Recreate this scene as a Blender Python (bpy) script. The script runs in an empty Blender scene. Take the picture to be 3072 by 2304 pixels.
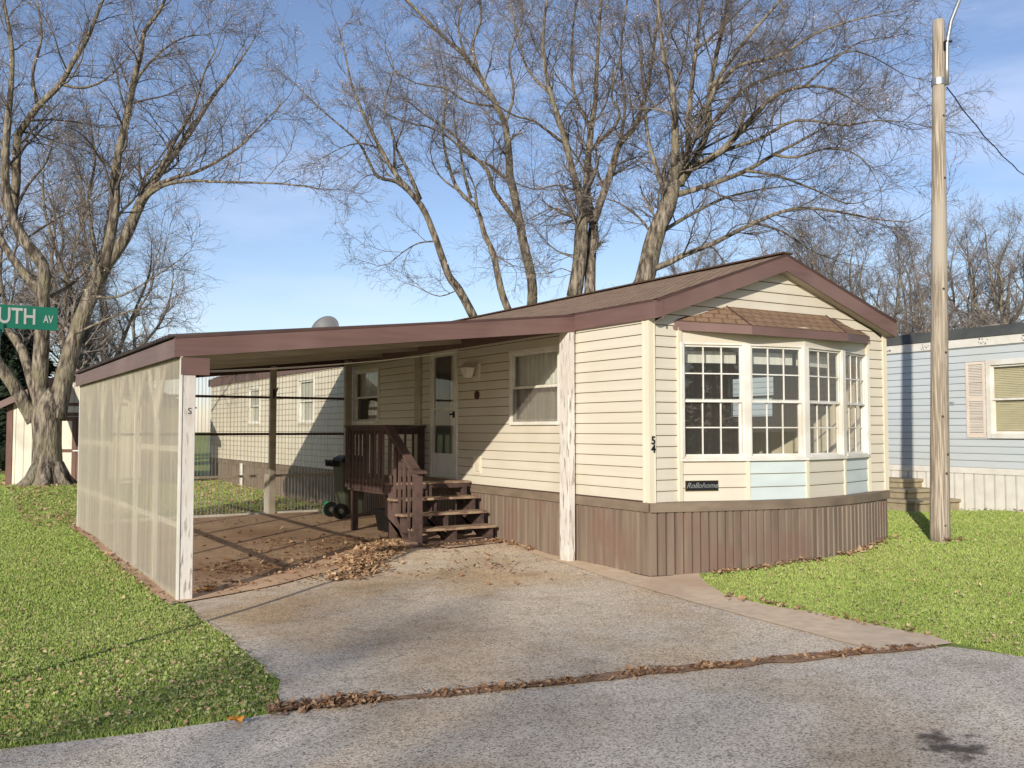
import bpy, bmesh, math, random
import numpy as np
from mathutils import Vector, Matrix
from mathutils.geometry import delaunay_2d_cdt
random.seed(7); rng = np.random.default_rng(11)
S = bpy.context.scene
COL = S.collection
R = math.radians
# ------------------------------------------------------------------ camera
CX, CY, CZ = -6.923, -8.27, 1.68
YAW, PITCH, FPX = R(31.6), R(2.765), 2822.0          # focal length in pixels of a 3072 px wide frame
cam = bpy.data.cameras.new('camera'); camo = bpy.data.objects.new('camera', cam); COL.objects.link(camo)
camo.location = (CX, CY, CZ); camo.rotation_euler = (R(90)+PITCH, 0, -YAW)
cam.lens = FPX/3072*36; cam.sensor_width = 36; cam.clip_end = 1500; cam.clip_start = .05
S.camera = camo
_F = np.array([math.sin(YAW)*math.cos(PITCH), math.cos(YAW)*math.cos(PITCH), math.sin(PITCH)])
_R = np.array([math.cos(YAW), -math.sin(YAW), 0.]); _U = np.cross(_R, _F)
_H = np.array([math.sin(YAW), math.cos(YAW), 0.])
def at(x, y, d):
    """survey helper: the point seen at (x,y) of a 2212 px wide print, standing d metres in front of the camera"""
    x /= .72005; y /= .72005
    r = _F*FPX + _R*(x-1536) - _U*(y-1152)
    return np.array([CX, CY, CZ]) + r*(d/(r@_H))
# ------------------------------------------------------------------ helpers
def tag(o, label=None, cat=None, group=None, kind=None):
    if label: o['label'] = label
    if cat: o['category'] = cat
    if group: o['group'] = group
    if kind: o['kind'] = kind
    return o
def thing(name, loc, label, cat, group=None):
    o = bpy.data.objects.new(name, None); COL.objects.link(o); o.location = loc; o.empty_display_size = .2
    return tag(o, label, cat, group)
WORLD = {}
def wloc(o):
    p = Vector((0, 0, 0))
    while o is not None: p += o.location; o = o.parent
    return p
class MB:
    """collects faces in world coordinates; build() links them as ONE mesh object"""
    def __init__(s): s.v = []; s.f = []; s.m = []; s.cur = 0
    def add(s, vs, fs):
        n = len(s.v); s.v += [tuple(map(float, p)) for p in vs]; s.f += [tuple(i+n for i in f) for f in fs]; s.m += [s.cur]*len(fs); return s
    def quad(s, a, b, c, d): return s.add([a, b, c, d], [(0, 1, 2, 3)])
    def box(s, a, b):
        (x0, y0, z0), (x1, y1, z1) = a, b
        return s.add([(x0,y0,z0),(x1,y0,z0),(x1,y1,z0),(x0,y1,z0),(x0,y0,z1),(x1,y0,z1),(x1,y1,z1),(x0,y1,z1)],
                     [(3,2,1,0),(4,5,6,7),(0,1,5,4),(1,2,6,5),(2,3,7,6),(3,0,4,7)])
    def obox(s, o, u, n, a, b):
        """box in a wall frame: origin o, along u, outward n; a,b = (u,n,z)"""
        o, u, n = map(np.array, (o, u, n)); z = np.array([0, 0, 1.])
        P = lambda x, y, w: o+u*x+n*y+z*w
        (x0, y0, z0), (x1, y1, z1) = a, b
        return s.add([P(x0,y0,z0),P(x1,y0,z0),P(x1,y1,z0),P(x0,y1,z0),P(x0,y0,z1),P(x1,y0,z1),P(x1,y1,z1),P(x0,y1,z1)],
                     [(3,2,1,0),(4,5,6,7),(0,1,5,4),(1,2,6,5),(2,3,7,6),(3,0,4,7)])
    def bar(s, a, b, w, h=None, up=(0, 0, 1)):
        """rectangular bar from a to b, w wide, h high"""
        a, b = np.array(a, float), np.array(b, float); h = h or w
        d = b-a; d /= np.linalg.norm(d); upv = np.array(up, float)
        if abs(d@upv) > .99: upv = np.array([1., 0, 0])
        x = np.cross(d, upv); x /= np.linalg.norm(x); y = np.cross(x, d)
        vs = [p+x*i*w/2+y*j*h/2 for p in (a, b) for i, j in ((-1,-1),(1,-1),(1,1),(-1,1))]
        return s.add(vs, [(0,1,2,3),(7,6,5,4),(0,4,5,1),(1,5,6,2),(2,6,7,3),(3,7,4,0)])
    def prism(s, pts, z0, z1):
        n = len(pts)
        vs = [(p[0], p[1], z0) for p in pts]+[(p[0], p[1], z1) for p in pts]
        return s.add(vs, [tuple(range(n))[::-1], tuple(range(n, 2*n))]+[(i, (i+1) % n, n+(i+1) % n, n+i) for i in range(n)])
    def tube(s, pts, rad, sides=10, cap=True, wob=0):
        pts = [np.array(p, float) for p in pts]; n = len(pts)
        rad = rad if hasattr(rad, '__len__') else [rad]*n
        vs = []; ref = np.array([.3, .9, .2])
        for i, p in enumerate(pts):
            t = pts[min(i+1, n-1)]-pts[max(i-1, 0)]; t /= np.linalg.norm(t)+1e-9
            x = np.cross(t, ref); x /= np.linalg.norm(x)+1e-9; y = np.cross(t, x)
            for k in range(sides):
                a = 2*math.pi*k/sides; q = rad[i]*(1+(random.uniform(-wob, wob) if wob else 0))
                vs.append(p+(x*math.cos(a)+y*math.sin(a))*q)
        fs = [(i*sides+k, i*sides+(k+1) % sides, (i+1)*sides+(k+1) % sides, (i+1)*sides+k) for i in range(n-1) for k in range(sides)]
        if cap: fs += [tuple(range(sides))[::-1], tuple((n-1)*sides+k for k in range(sides))]
        return s.add(vs, fs)
    def build(s, name, m, parent=None, smooth=False, bevel=0, m2=None):
        me = bpy.data.meshes.new(name)
        w = wloc(parent) if parent else Vector((0, 0, 0))
        me.from_pydata([(v[0]-w.x, v[1]-w.y, v[2]-w.z) for v in s.v], [], s.f); me.update()
        bm = bmesh.new(); bm.from_mesh(me); bmesh.ops.recalc_face_normals(bm, faces=bm.faces)
        bm.to_mesh(me); bm.free()
        o = bpy.data.objects.new(name, me); COL.objects.link(o)
        if parent: o.parent = parent
        me.materials.append(m)
        if m2:
            me.materials.append(m2); me.polygons.foreach_set('material_index', s.m)
        if smooth:
            for p in me.polygons: p.use_smooth = True
        if bevel:
            b = o.modifiers.new('bevel', 'BEVEL'); b.width = bevel; b.segments = 2; b.limit_method = 'ANGLE'
        return o
def np_mesh(name, V, F, m, parent=None, tint=None, smooth=False):
    """big mesh from numpy arrays, F (n,3) or (n,4)"""
    me = bpy.data.meshes.new(name); V = np.asarray(V, np.float32); F = np.asarray(F, np.int32)
    if parent is not None: V = V-np.array(wloc(parent), np.float32)
    k = F.shape[1]
    me.vertices.add(len(V)); me.vertices.foreach_set('co', V.ravel())
    me.loops.add(F.size); me.loops.foreach_set('vertex_index', F.ravel())
    me.polygons.add(len(F)); me.polygons.foreach_set('loop_start', np.arange(0, F.size, k, dtype=np.int32))
    me.polygons.foreach_set('loop_total', np.full(len(F), k, np.int32))
    if smooth: me.polygons.foreach_set('use_smooth', np.ones(len(F), bool))
    me.update(calc_edges=True)
    if tint is not None:
        a = me.attributes.new('tint', 'FLOAT', 'POINT'); a.data.foreach_set('value', np.asarray(tint, np.float32))
    me.materials.append(m)
    o = bpy.data.objects.new(name, me); COL.objects.link(o)
    if parent is not None: o.parent = parent
    return o
# ------------------------------------------------------------------ materials
def lin(c):
    return tuple(((x/12.92) if x <= .04045 else ((x+.055)/1.055)**2.4) for x in c)+(1,)
def N(nt, t, **kw):
    n = nt.nodes.new(t)
    for k, v in kw.items(): setattr(n, k, v)
    return n
def mat(name, c1, c2=None, c3=None, scale=(5, 5, 5), big=.6, rough=.75, bump=0., bscale=None, spec=.3, metal=0., sharp=(.35, .65), tint=None, detail=5):
    """c1/c2 vary with a fine noise, c3 comes in as large soft patches (dirt, wear, fading)"""
    m = bpy.data.materials.new(name); m.use_nodes = True; nt = m.node_tree; L = nt.links.new
    b = nt.nodes['Principled BSDF']; b.inputs['Roughness'].default_value = rough
    b.inputs['Specular IOR Level'].default_value = spec; b.inputs['Metallic'].default_value = metal
    g = N(nt, 'ShaderNodeNewGeometry'); mp = N(nt, 'ShaderNodeMapping'); mp.inputs['Scale'].default_value = scale
    L(g.outputs['Position'], mp.inputs['Vector'])
    no = N(nt, 'ShaderNodeTexNoise'); no.inputs['Scale'].default_value = 1; no.inputs['Detail'].default_value = detail
    L(mp.outputs[0], no.inputs['Vector'])
    cr = N(nt, 'ShaderNodeValToRGB'); cr.color_ramp.elements[0].position = sharp[0]; cr.color_ramp.elements[1].position = sharp[1]
    cr.color_ramp.elements[0].color = lin(c1); cr.color_ramp.elements[1].color = lin(c2 or c1)
    L(no.outputs['Fac'], cr.inputs['Fac']); out = cr.outputs['Color']
    if c3:
        n2 = N(nt, 'ShaderNodeTexNoise'); n2.inputs['Scale'].default_value = big; n2.inputs['Detail'].default_value = 3
        L(g.outputs['Position'], n2.inputs['Vector'])
        r2 = N(nt, 'ShaderNodeMapRange'); r2.inputs['From Min'].default_value = .48; r2.inputs['From Max'].default_value = .68
        L(n2.outputs['Fac'], r2.inputs['Value'])
        mx = N(nt, 'ShaderNodeMix', data_type='RGBA'); L(r2.outputs[0], mx.inputs['Factor']); L(out, mx.inputs['A']); mx.inputs['B'].default_value = lin(c3)
        out = mx.outputs['Result']
    if tint:
        at_ = N(nt, 'ShaderNodeAttribute', attribute_name='tint')
        rt = N(nt, 'ShaderNodeValToRGB'); els = rt.color_ramp.elements
        while len(els) < len(tint): els.new(.5)
        for i, (p, c) in enumerate(tint): els[i].position = p; els[i].color = lin(c)
        L(at_.outputs['Fac'], rt.inputs['Fac'])
        mx = N(nt, 'ShaderNodeMix', data_type='RGBA'); mx.inputs['Factor'].default_value = .3
        L(rt.outputs['Color'], mx.inputs['A']); L(out, mx.inputs['B']); out = mx.outputs['Result']
    L(out, b.inputs['Base Color'])
    if bump:
        n3 = N(nt, 'ShaderNodeTexNoise'); n3.inputs['Scale'].default_value = 1; n3.inputs['Detail'].default_value = 6
        m3 = N(nt, 'ShaderNodeMapping'); m3.inputs['Scale'].default_value = bscale or scale
        L(g.outputs['Position'], m3.inputs['Vector']); L(m3.outputs[0], n3.inputs['Vector'])
        bp = N(nt, 'ShaderNodeBump'); bp.inputs['Strength'].default_value = 1; bp.inputs['Distance'].default_value = bump
        L(n3.outputs['Fac'], bp.inputs['Height']); L(bp.outputs[0], b.inputs['Normal'])
    return m
def c255(r, g, b): return (r/255, g/255, b/255)
M = {}
M['lapdirt'] = mat('painted_lap_shade', c255(128,112,84), c255(108,94,70), scale=(2,2,2), rough=.8)  # shade in the siding lap gaps, put into the colour
M['lapshadeb'] = mat('painted_blue_lap_shade', c255(112,120,124), c255(96,104,108), scale=(2,2,2), rough=.8)  # the same painted gap shade for the blue siding
M['cream'] = mat('cream_vinyl', c255(205,198,181), c255(199,191,173), c255(194,185,167), scale=(.6,.6,14), big=.9, rough=.5, sharp=(.3,.7))
M['creamtrim'] = mat('cream_trim', c255(214,206,184), c255(208,198,174), scale=(3,3,1), rough=.5)
M['paleblue'] = mat('pale_blue_vinyl', c255(196,206,202), c255(188,198,196), scale=(2,2,10), rough=.5)
M['brown'] = mat('brown_fascia', c255(110,85,79), c255(101,78,72), c255(119,95,88), scale=(1.2,1.2,20), rough=.45, big=.8)
M['skirt'] = mat('faded_brown_skirting', c255(130,115,100), c255(106,92,79), c255(118,96,84), scale=(9,9,.5), rough=.5, big=1.6)
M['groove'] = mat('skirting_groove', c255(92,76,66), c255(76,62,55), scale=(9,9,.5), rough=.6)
M['stepconc'] = mat('olive_concrete', c255(158,146,120), c255(144,132,108), c255(134,122,98), scale=(9,9,9), rough=.92)
M['skirttrim'] = mat('skirting_trim', c255(128,113,96), c255(112,98,84), scale=(3,3,9), rough=.55)
M['darkbrown'] = mat('dark_trim', c255(84,62,56), c255(72,53,48), scale=(3,3,3), rough=.6)
M['white'] = mat('white_frame', c255(216,213,204), c255(207,203,193), c255(198,191,176), scale=(4,4,4), rough=.5, big=2)
M['greytrim'] = mat('grey_trim', c255(176,166,150), c255(158,148,133), scale=(3,3,6), rough=.6)
M['post'] = mat('peeling_white_paint', c255(205,199,190), c255(140,130,118), scale=(34,34,4.5), rough=.8, bump=.004, sharp=(.54,.62), c3=c255(192,184,174), big=2.5)
M['deck'] = mat('brown_stained_wood', c255(84,66,60), c255(62,48,44), c255(98,78,71), scale=(12,12,12), rough=.75, bump=.002, bscale=(30,30,30))
M['tread'] = mat('worn_tread_wood', c255(104,78,70), c255(168,146,118), c255(150,128,104), scale=(5,40,20), rough=.8, bump=.003, sharp=(.42,.62), big=3)
M['conc'] = mat('concrete', c255(222,198,168), c255(206,182,152), c255(196,166,138), scale=(9,9,9), rough=.92, bump=.002, bscale=(120,120,120))
M['slab'] = mat('stained_slab', c255(206,174,144), c255(188,156,126), c255(170,136,108), scale=(4,4,4), rough=.9, bump=.002, bscale=(80,80,80))
M['metal'] = mat('galvanised_metal', c255(170,172,172), c255(150,152,152), scale=(6,6,6), rough=.4, metal=.7)
M['black'] = mat('black_plastic', c255(30,30,30), c255(24,24,24), rough=.45)
M['inwall'] = mat('interior_wall', c255(214,208,196), c255(204,197,184), scale=(8,8,.6), rough=.8)
M['panelwall'] = mat('interior_panelling', c255(214,200,174), c255(200,184,156), scale=(14,14,.5), rough=.6)
M['carpet'] = mat('interior_carpet', c255(176,164,146), c255(160,148,130), scale=(30,30,30), rough=.95)
M['curtain'] = mat('curtain_cloth', c255(225,220,208), c255(208,202,188), scale=(30,30,1), rough=.9)
M['roofund'] = mat('corrugated_underside', c255(184,176,160), c255(160,151,136), c255(168,154,132), scale=(1,14,14), rough=.55)
M['corrtop'] = mat('corrugated_roof_top', c255(84,74,70), c255(60,54,52), scale=(2,9,9), rough=.6)
M['bark'] = mat('maple_bark', c255(150,139,122), c255(70,61,53), c255(128,120,98), scale=(11,11,3), rough=.95, bump=.07, bscale=(18,18,5), big=1.6, sharp=(.35,.6))
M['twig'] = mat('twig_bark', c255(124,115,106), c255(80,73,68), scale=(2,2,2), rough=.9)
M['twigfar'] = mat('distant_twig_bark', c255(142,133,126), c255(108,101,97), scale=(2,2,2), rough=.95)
M['bud'] = mat('dry_leaf_and_bud', c255(226,208,196), c255(190,164,150), scale=(3,3,3), rough=.85, tint=[(0, c255(228,210,194)), (.6, c255(200,170,150)), (1, c255(178,130,96))])
M['leaf'] = mat('fallen_leaf', c255(170,140,108), c255(130,98,72), scale=(9,9,9), rough=.85, tint=[(0, c255(205,178,140)), (.45, c255(160,124,92)), (.8, c255(112,78,58)), (1, c255(84,58,46))])
M['green_leaf'] = mat('low_weed_leaf', c255(156,158,108), c255(128,136,80), scale=(9,9,9), rough=.85, tint=[(0, c255(184,180,130)), (.5, c255(152,160,94)), (1, c255(124,140,72))])
M['needle'] = mat('evergreen_needle', c255(44,58,38), c255(28,40,26), scale=(3,3,3), rough=.9)
M['blade'] = mat('grass_blade', c255(154,168,96), c255(136,152,78), c255(158,156,98), scale=(1.2,1.2,1.2), big=.5, rough=.8, spec=.15,
                 tint=[(0, c255(108,136,56)), (.4, c255(138,159,76)), (.75, c255(164,172,100)), (1, c255(196,184,138))])
M['soil'] = mat('grassy_soil', c255(128,141,70), c255(146,152,86), c255(150,144,94), scale=(6,6,6), big=.35, rough=.95, bump=.02, bscale=(40,40,40))
M['dirt'] = mat('leaf_dirt', c255(168,134,104), c255(132,100,76), scale=(14,14,14), rough=.95, bump=.01, bscale=(60,60,60))
M['polewood'] = mat('weathered_pole_wood', c255(178,166,148), c255(128,116,100), c255(164,154,138), scale=(64,64,1.6), rough=.85, bump=.008, bscale=(60,60,1.6), sharp=(.38,.56), big=1.2)
M['blue'] = mat('pale_blue_siding', c255(188,194,196), c255(179,186,189), c255(184,188,186), scale=(.8,.8,10), big=.7, rough=.55)
M['bluewhite'] = mat('white_painted_band', c255(214,210,200), c255(204,199,188), scale=(6,6,6), rough=.6)
M['stain'] = mat('grey_stain_and_groove_line', c255(140,138,130), c255(120,118,110), scale=(20,20,20), rough=.8)
M['blueroof'] = mat('dark_roofing', c255(82,84,80), c255(66,68,66), scale=(2,2,2), rough=.9)
M['shutter'] = mat('pink_beige_shutter', c255(216,202,186), c255(206,191,175), scale=(4,4,4), rough=.6)
M['blind'] = mat('cream_blind', c255(222,208,170), c255(210,196,158), scale=(3,3,12), rough=.7)
M['shedwall'] = mat('shed_panel', c255(212,207,188), c255(200,195,176), c255(184,178,162), scale=(3,3,1), rough=.7, big=1.3)
M['green'] = mat('sign_green', c255(26,104,82), c255(24,96,76), rough=.45)
M['letter'] = mat('sign_letter', c255(168,170,164), c255(158,160,154), rough=.5)
M['dish'] = mat('dish_grey', c255(100,101,102), c255(92,93,94), rough=.5)
M['cart'] = mat('cart_plastic', c255(84,86,70), c255(70,72,58), scale=(4,4,4), rough=.6)
M['greenbag'] = mat('green_plastic', c255(60,150,100), c255(46,128,84), rough=.4)
M['gold'] = mat('brass_edge', c255(170,150,90), c255(150,130,80), rough=.35, metal=.8)
M['bell'] = mat('dark_plaque', c255(84,50,38), c255(60,36,28), scale=(40,40,40), rough=.6)
def shingle_mat(name, cs):
    """courses of laminated shingles; object-space: u along the eave = a, v up the slope = b given by axis vectors"""
    m = bpy.data.materials.new(name); m.use_nodes = True; nt = m.node_tree; L = nt.links.new
    b = nt.nodes['Principled BSDF']; b.inputs['Roughness'].default_value = .92; b.inputs['Specular IOR Level'].default_value = .15
    g = N(nt, 'ShaderNodeTexCoord'); br = N(nt, 'ShaderNodeTexBrick')
    br.inputs['Scale'].default_value = 1; br.inputs['Brick Width'].default_value = .16; br.inputs['Row Height'].default_value = .125
    br.inputs['Mortar Size'].default_value = .011; br.inputs['Bias'].default_value = -.1
    br.inputs['Color1'].default_value = lin(cs[0]); br.inputs['Color2'].default_value = lin(cs[1]); br.inputs['Mortar'].default_value = lin(cs[2])
    L(g.outputs['UV'], br.inputs['Vector'])
    no = N(nt, 'ShaderNodeTexNoise'); no.inputs['Scale'].default_value = 60; L(g.outputs['Object'], no.inputs['Vector'])
    mx = N(nt, 'ShaderNodeMix', data_type='RGBA', blend_type='MULTIPLY'); mx.inputs['Factor'].default_value = .5
    cr = N(nt, 'ShaderNodeValToRGB'); cr.color_ramp.elements[0].position = .35; cr.color_ramp.elements[0].color = (.45,.45,.45,1); cr.color_ramp.elements[1].position = .6
    L(no.outputs['Fac'], cr.inputs['Fac']); L(br.outputs['Color'], mx.inputs['A']); L(cr.outputs['Color'], mx.inputs['B'])
    L(mx.outputs['Result'], b.inputs['Base Color'])
    return m
M['shingle'] = shingle_mat('brown_shingles', [c255(164,138,114), c255(140,116,96), c255(84,68,57)])
M['bayshingle'] = shingle_mat('tan_shingles', [c255(146,119,95), c255(134,108,85), c255(108,86,68)])
def asphalt(name, base, dark, stain, warm):
    m = bpy.data.materials.new(name); m.use_nodes = True; nt = m.node_tree; L = nt.links.new
    b = nt.nodes['Principled BSDF']; b.inputs['Roughness'].default_value = .93; b.inputs['Specular IOR Level'].default_value = .2
    g = N(nt, 'ShaderNodeNewGeometry')
    vo = N(nt, 'ShaderNodeTexVoronoi'); vo.inputs['Scale'].default_value = 95; L(g.outputs['Position'], vo.inputs['Vector'])
    cr = N(nt, 'ShaderNodeValToRGB'); e = cr.color_ramp.elements; e[0].position = 0; e[0].color = lin(dark); e[1].position = .32; e[1].color = lin(base)
    x = e.new(.8); x.color = lin(tuple(min(1, v*1.16) for v in base))
    sp = N(nt, 'ShaderNodeSeparateColor'); L(vo.outputs['Color'], sp.inputs[0]); L(sp.outputs[0], cr.inputs['Fac'])
    out = cr.outputs['Color']
    for sc, lo, hi, col, amt, off in ((.55, .46, .64, warm, .8, 0), (1.5, .54, .72, stain, .4, 40), (.33, .5, .66, stain, .32, 90), (5.5, .5, .75, stain, .3, 20)):
        mp = N(nt, 'ShaderNodeMapping'); mp.inputs['Location'].default_value = (off, off*.3, 0); L(g.outputs['Position'], mp.inputs['Vector'])
        n = N(nt, 'ShaderNodeTexNoise'); n.inputs['Scale'].default_value = sc; n.inputs['Detail'].default_value = 5; L(mp.outputs[0], n.inputs['Vector'])
        r = N(nt, 'ShaderNodeMapRange'); r.inputs['From Min'].default_value = lo; r.inputs['From Max'].default_value = hi; r.inputs['To Max'].default_value = amt; L(n.outputs['Fac'], r.inputs['Value'])
        mx = N(nt, 'ShaderNodeMix', data_type='RGBA', blend_type='MULTIPLY'); L(r.outputs[0], mx.inputs['Factor']); L(out, mx.inputs['A']); mx.inputs['B'].default_value = lin(col); out = mx.outputs['Result']
    # hairline cracks
    mp = N(nt, 'ShaderNodeMapping'); mp.inputs['Scale'].default_value = (.5, .38, .5)
    wn = N(nt, 'ShaderNodeTexNoise'); wn.inputs['Scale'].default_value = 2.2; L(g.outputs['Position'], wn.inputs['Vector'])
    vm = N(nt, 'ShaderNodeVectorMath', operation='MULTIPLY_ADD'); L(wn.outputs['Color'], vm.inputs[0]); vm.inputs[1].default_value = (1.1, 1.1, 0); L(g.outputs['Position'], vm.inputs[2]); L(vm.outputs[0], mp.inputs['Vector'])
    v2 = N(nt, 'ShaderNodeTexVoronoi', feature='DISTANCE_TO_EDGE'); v2.inputs['Scale'].default_value = .55; L(mp.outputs[0], v2.inputs['Vector'])
    r = N(nt, 'ShaderNodeMapRange'); r.inputs['From Min'].default_value = 0; r.inputs['From Max'].default_value = .0035; r.inputs['To Min'].default_value = .3; r.inputs['To Max'].default_value = 0; L(v2.outputs['Distance'], r.inputs['Value'])
    mx = N(nt, 'ShaderNodeMix', data_type='RGBA'); L(r.outputs[0], mx.inputs['Factor']); L(out, mx.inputs['A']); mx.inputs['B'].default_value = lin(c255(92, 80, 70)); out = mx.outputs['Result']
    L(out, b.inputs['Base Color'])
    bp = N(nt, 'ShaderNodeBump'); bp.inputs['Distance'].default_value = .004; bp.inputs['Strength'].default_value = .8
    L(vo.outputs['Distance'], bp.inputs['Height']); L(bp.outputs[0], b.inputs['Normal'])
    return m
M['drive'] = asphalt('worn_driveway_asphalt', c255(203,187,164), c255(142,128,110), c255(176,154,134), c255(240,222,194))
M['road'] = asphalt('grey_road_asphalt', c255(201,188,169), c255(138,127,112), c255(186,174,158), c255(238,222,202))
def glass_mat(name, tint=(.9, .93, .92), refl=1.0, dirt=.03):
    """thin window pane: clear, with fresnel reflection"""
    m = bpy.data.materials.new(name); m.use_nodes = True; nt = m.node_tree; L = nt.links.new; nt.nodes.clear()
    o = N(nt, 'ShaderNodeOutputMaterial'); tr = N(nt, 'ShaderNodeBsdfTransparent'); tr.inputs[0].default_value = (*tint, 1)
    gl = N(nt, 'ShaderNodeBsdfGlossy'); gl.inputs['Roughness'].default_value = .01
    df = N(nt, 'ShaderNodeBsdfDiffuse'); df.inputs[0].default_value = (.5, .5, .49, 1)
    fr = N(nt, 'ShaderNodeLayerWeight'); fr.inputs['Blend'].default_value = .5; pw = N(nt, 'ShaderNodeMath', operation='POWER'); pw.inputs[1].default_value = 4.; L(fr.outputs['Facing'], pw.inputs[0])
    ma = N(nt, 'ShaderNodeMath', operation='MULTIPLY_ADD'); ma.inputs[1].default_value = .8*refl; ma.inputs[2].default_value = .09*refl; L(pw.outputs[0], ma.inputs[0])
    m0 = N(nt, 'ShaderNodeMixShader'); m0.inputs[0].default_value = dirt; L(tr.outputs[0], m0.inputs[1]); L(df.outputs[0], m0.inputs[2])
    mx = N(nt, 'ShaderNodeMixShader'); L(ma.outputs[0], mx.inputs[0]); L(m0.outputs[0], mx.inputs[1]); L(gl.outputs[0], mx.inputs[2]); L(mx.outputs[0], o.inputs[0])
    return m
M['glass'] = glass_mat('window_glass', refl=1.1, dirt=.05)
def sheer(name, col, transp, transl, axis=None):
    """screen mesh / fibreglass sheet: part see-through, part translucent, part diffuse"""
    m = bpy.data.materials.new(name); m.use_nodes = True; nt = m.node_tree; L = nt.links.new; nt.nodes.clear()
    o = N(nt, 'ShaderNodeOutputMaterial'); tp = N(nt, 'ShaderNodeBsdfTransparent'); tp.inputs[0].default_value = (.96, .95, .9, 1)
    g = N(nt, 'ShaderNodeNewGeometry'); mp = N(nt, 'ShaderNodeMapping'); mp.inputs['Scale'].default_value = (22, 22, .3); L(g.outputs['Position'], mp.inputs['Vector'])
    n = N(nt, 'ShaderNodeTexNoise'); n.inputs['Scale'].default_value = 1; n.inputs['Detail'].default_value = 4; L(mp.outputs[0], n.inputs['Vector'])
    cr = N(nt, 'ShaderNodeValToRGB'); cr.color_ramp.elements[0].position = .35; cr.color_ramp.elements[1].position = .65
    cr.color_ramp.elements[0].color = lin(tuple(v*.84 for v in col)); cr.color_ramp.elements[1].color = lin(col); L(n.outputs['Fac'], cr.inputs['Fac'])
    d = N(nt, 'ShaderNodeBsdfDiffuse'); t = N(nt, 'ShaderNodeBsdfTranslucent'); L(cr.outputs[0], d.inputs[0]); L(cr.outputs[0], t.inputs[0])
    a = N(nt, 'ShaderNodeMixShader'); a.inputs[0].default_value = transl; L(d.outputs[0], a.inputs[1]); L(t.outputs[0], a.inputs[2])
    b = N(nt, 'ShaderNodeMixShader'); L(a.outputs[0], b.inputs[1]); L(tp.outputs[0], b.inputs[2])
    r = N(nt, 'ShaderNodeMapRange'); r.inputs['From Min'].default_value = .3; r.inputs['From Max'].default_value = .7
    r.inputs['To Min'].default_value = transp*.88; r.inputs['To Max'].default_value = min(.95, transp*1.1); L(n.outputs['Fac'], r.inputs['Value']); fo = r.outputs[0]
    if axis:   # the ribs of the sheet are thicker than the flats between them
        sx_ = N(nt, 'ShaderNodeSeparateXYZ'); L(g.outputs['Position'], sx_.inputs[0]); q1 = N(nt, 'ShaderNodeMath', operation='MULTIPLY'); L(sx_.outputs[axis], q1.inputs[0]); q1.inputs[1].default_value = 2*math.pi/.0636
        q2 = N(nt, 'ShaderNodeMath', operation='SINE'); L(q1.outputs[0], q2.inputs[0]); q3 = N(nt, 'ShaderNodeMapRange'); L(q2.outputs[0], q3.inputs['Value']); q3.inputs['From Min'].default_value = .2; q3.inputs['From Max'].default_value = .9; q3.inputs['To Min'].default_value = 1.12; q3.inputs['To Max'].default_value = .62
        q4 = N(nt, 'ShaderNodeMath', operation='MULTIPLY'); L(fo, q4.inputs[0]); L(q3.outputs[0], q4.inputs[1]); fo = q4.outputs[0]
    L(fo, b.inputs[0])
    L(b.outputs[0], o.inputs[0]); return m
M['fibre'] = sheer('yellowed_fibreglass', c255(228,220,202), .52, .55, axis='Y')
M['clearfibre'] = sheer('clear_ribbed_panel', c255(240,239,233), .86, .55, axis='X')
M['screen'] = sheer('insect_screen', c255(120,112,108), .5, .1)
# ------------------------------------------------------------------ light and sky
SUN = Vector((-1, -.83, .443)).normalized()
el = math.asin(SUN.z); rot = math.atan2(SUN.x, SUN.y)
w = bpy.data.worlds.new('World'); S.world = w; w.use_nodes = True; nt = w.node_tree; L = nt.links.new
bg = nt.nodes['Background']; sky = N(nt, 'ShaderNodeTexSky', sky_type='NISHITA'); sky.sun_disc = False
sky.sun_elevation = el; sky.sun_rotation = rot; sky.air_density = 1.0; sky.dust_density = .3; sky.ozone_density = 2.4
tc = N(nt, 'ShaderNodeTexCoord'); mp = N(nt, 'ShaderNodeMapping'); mp.inputs['Scale'].default_value = (1.6, 1.6, 7); mp.inputs['Rotation'].default_value = (0, .12, .6)
L(tc.outputs['Generated'], mp.inputs['Vector'])
no = N(nt, 'ShaderNodeTexNoise'); no.inputs['Scale'].default_value = 1.7; no.inputs['Detail'].default_value = 7; no.inputs['Roughness'].default_value = .55; L(mp.outputs[0], no.inputs['Vector'])
mr = N(nt, 'ShaderNodeMapRange'); mr.inputs['From Min'].default_value = .49; mr.inputs['From Max'].default_value = .7; mr.inputs['To Max'].default_value = .4; L(no.outputs['Fac'], mr.inputs['Value'])
mx = N(nt, 'ShaderNodeMix', data_type='RGBA'); L(mr.outputs[0], mx.inputs['Factor']); L(sky.outputs[0], mx.inputs['A']); mx.inputs['B'].default_value = (5.4, 6.5, 7.9, 1)
tn = N(nt, 'ShaderNodeMix', data_type='RGBA', blend_type='MULTIPLY'); tn.inputs['Factor'].default_value = 1; L(mx.outputs['Result'], tn.inputs['A']); tn.inputs['B'].default_value = (1.0, .91, .96, 1)
L(tn.outputs['Result'], bg.inputs['Color']); bg.inputs['Strength'].default_value = .112
sl = bpy.data.lights.new('sun', 'SUN'); so = bpy.data.objects.new('sun', sl); COL.objects.link(so)
sl.energy = 3.7; sl.angle = R(.53); sl.color = (1, .93, .82); so.location = (-20, -16, 12)
so.rotation_euler = (-SUN).to_track_quat('-Z', 'Y').to_euler()
S.view_settings.view_transform = 'Standard'; S.view_settings.look = 'None'; S.view_settings.gamma = 1; S.view_settings.exposure = .5
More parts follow.
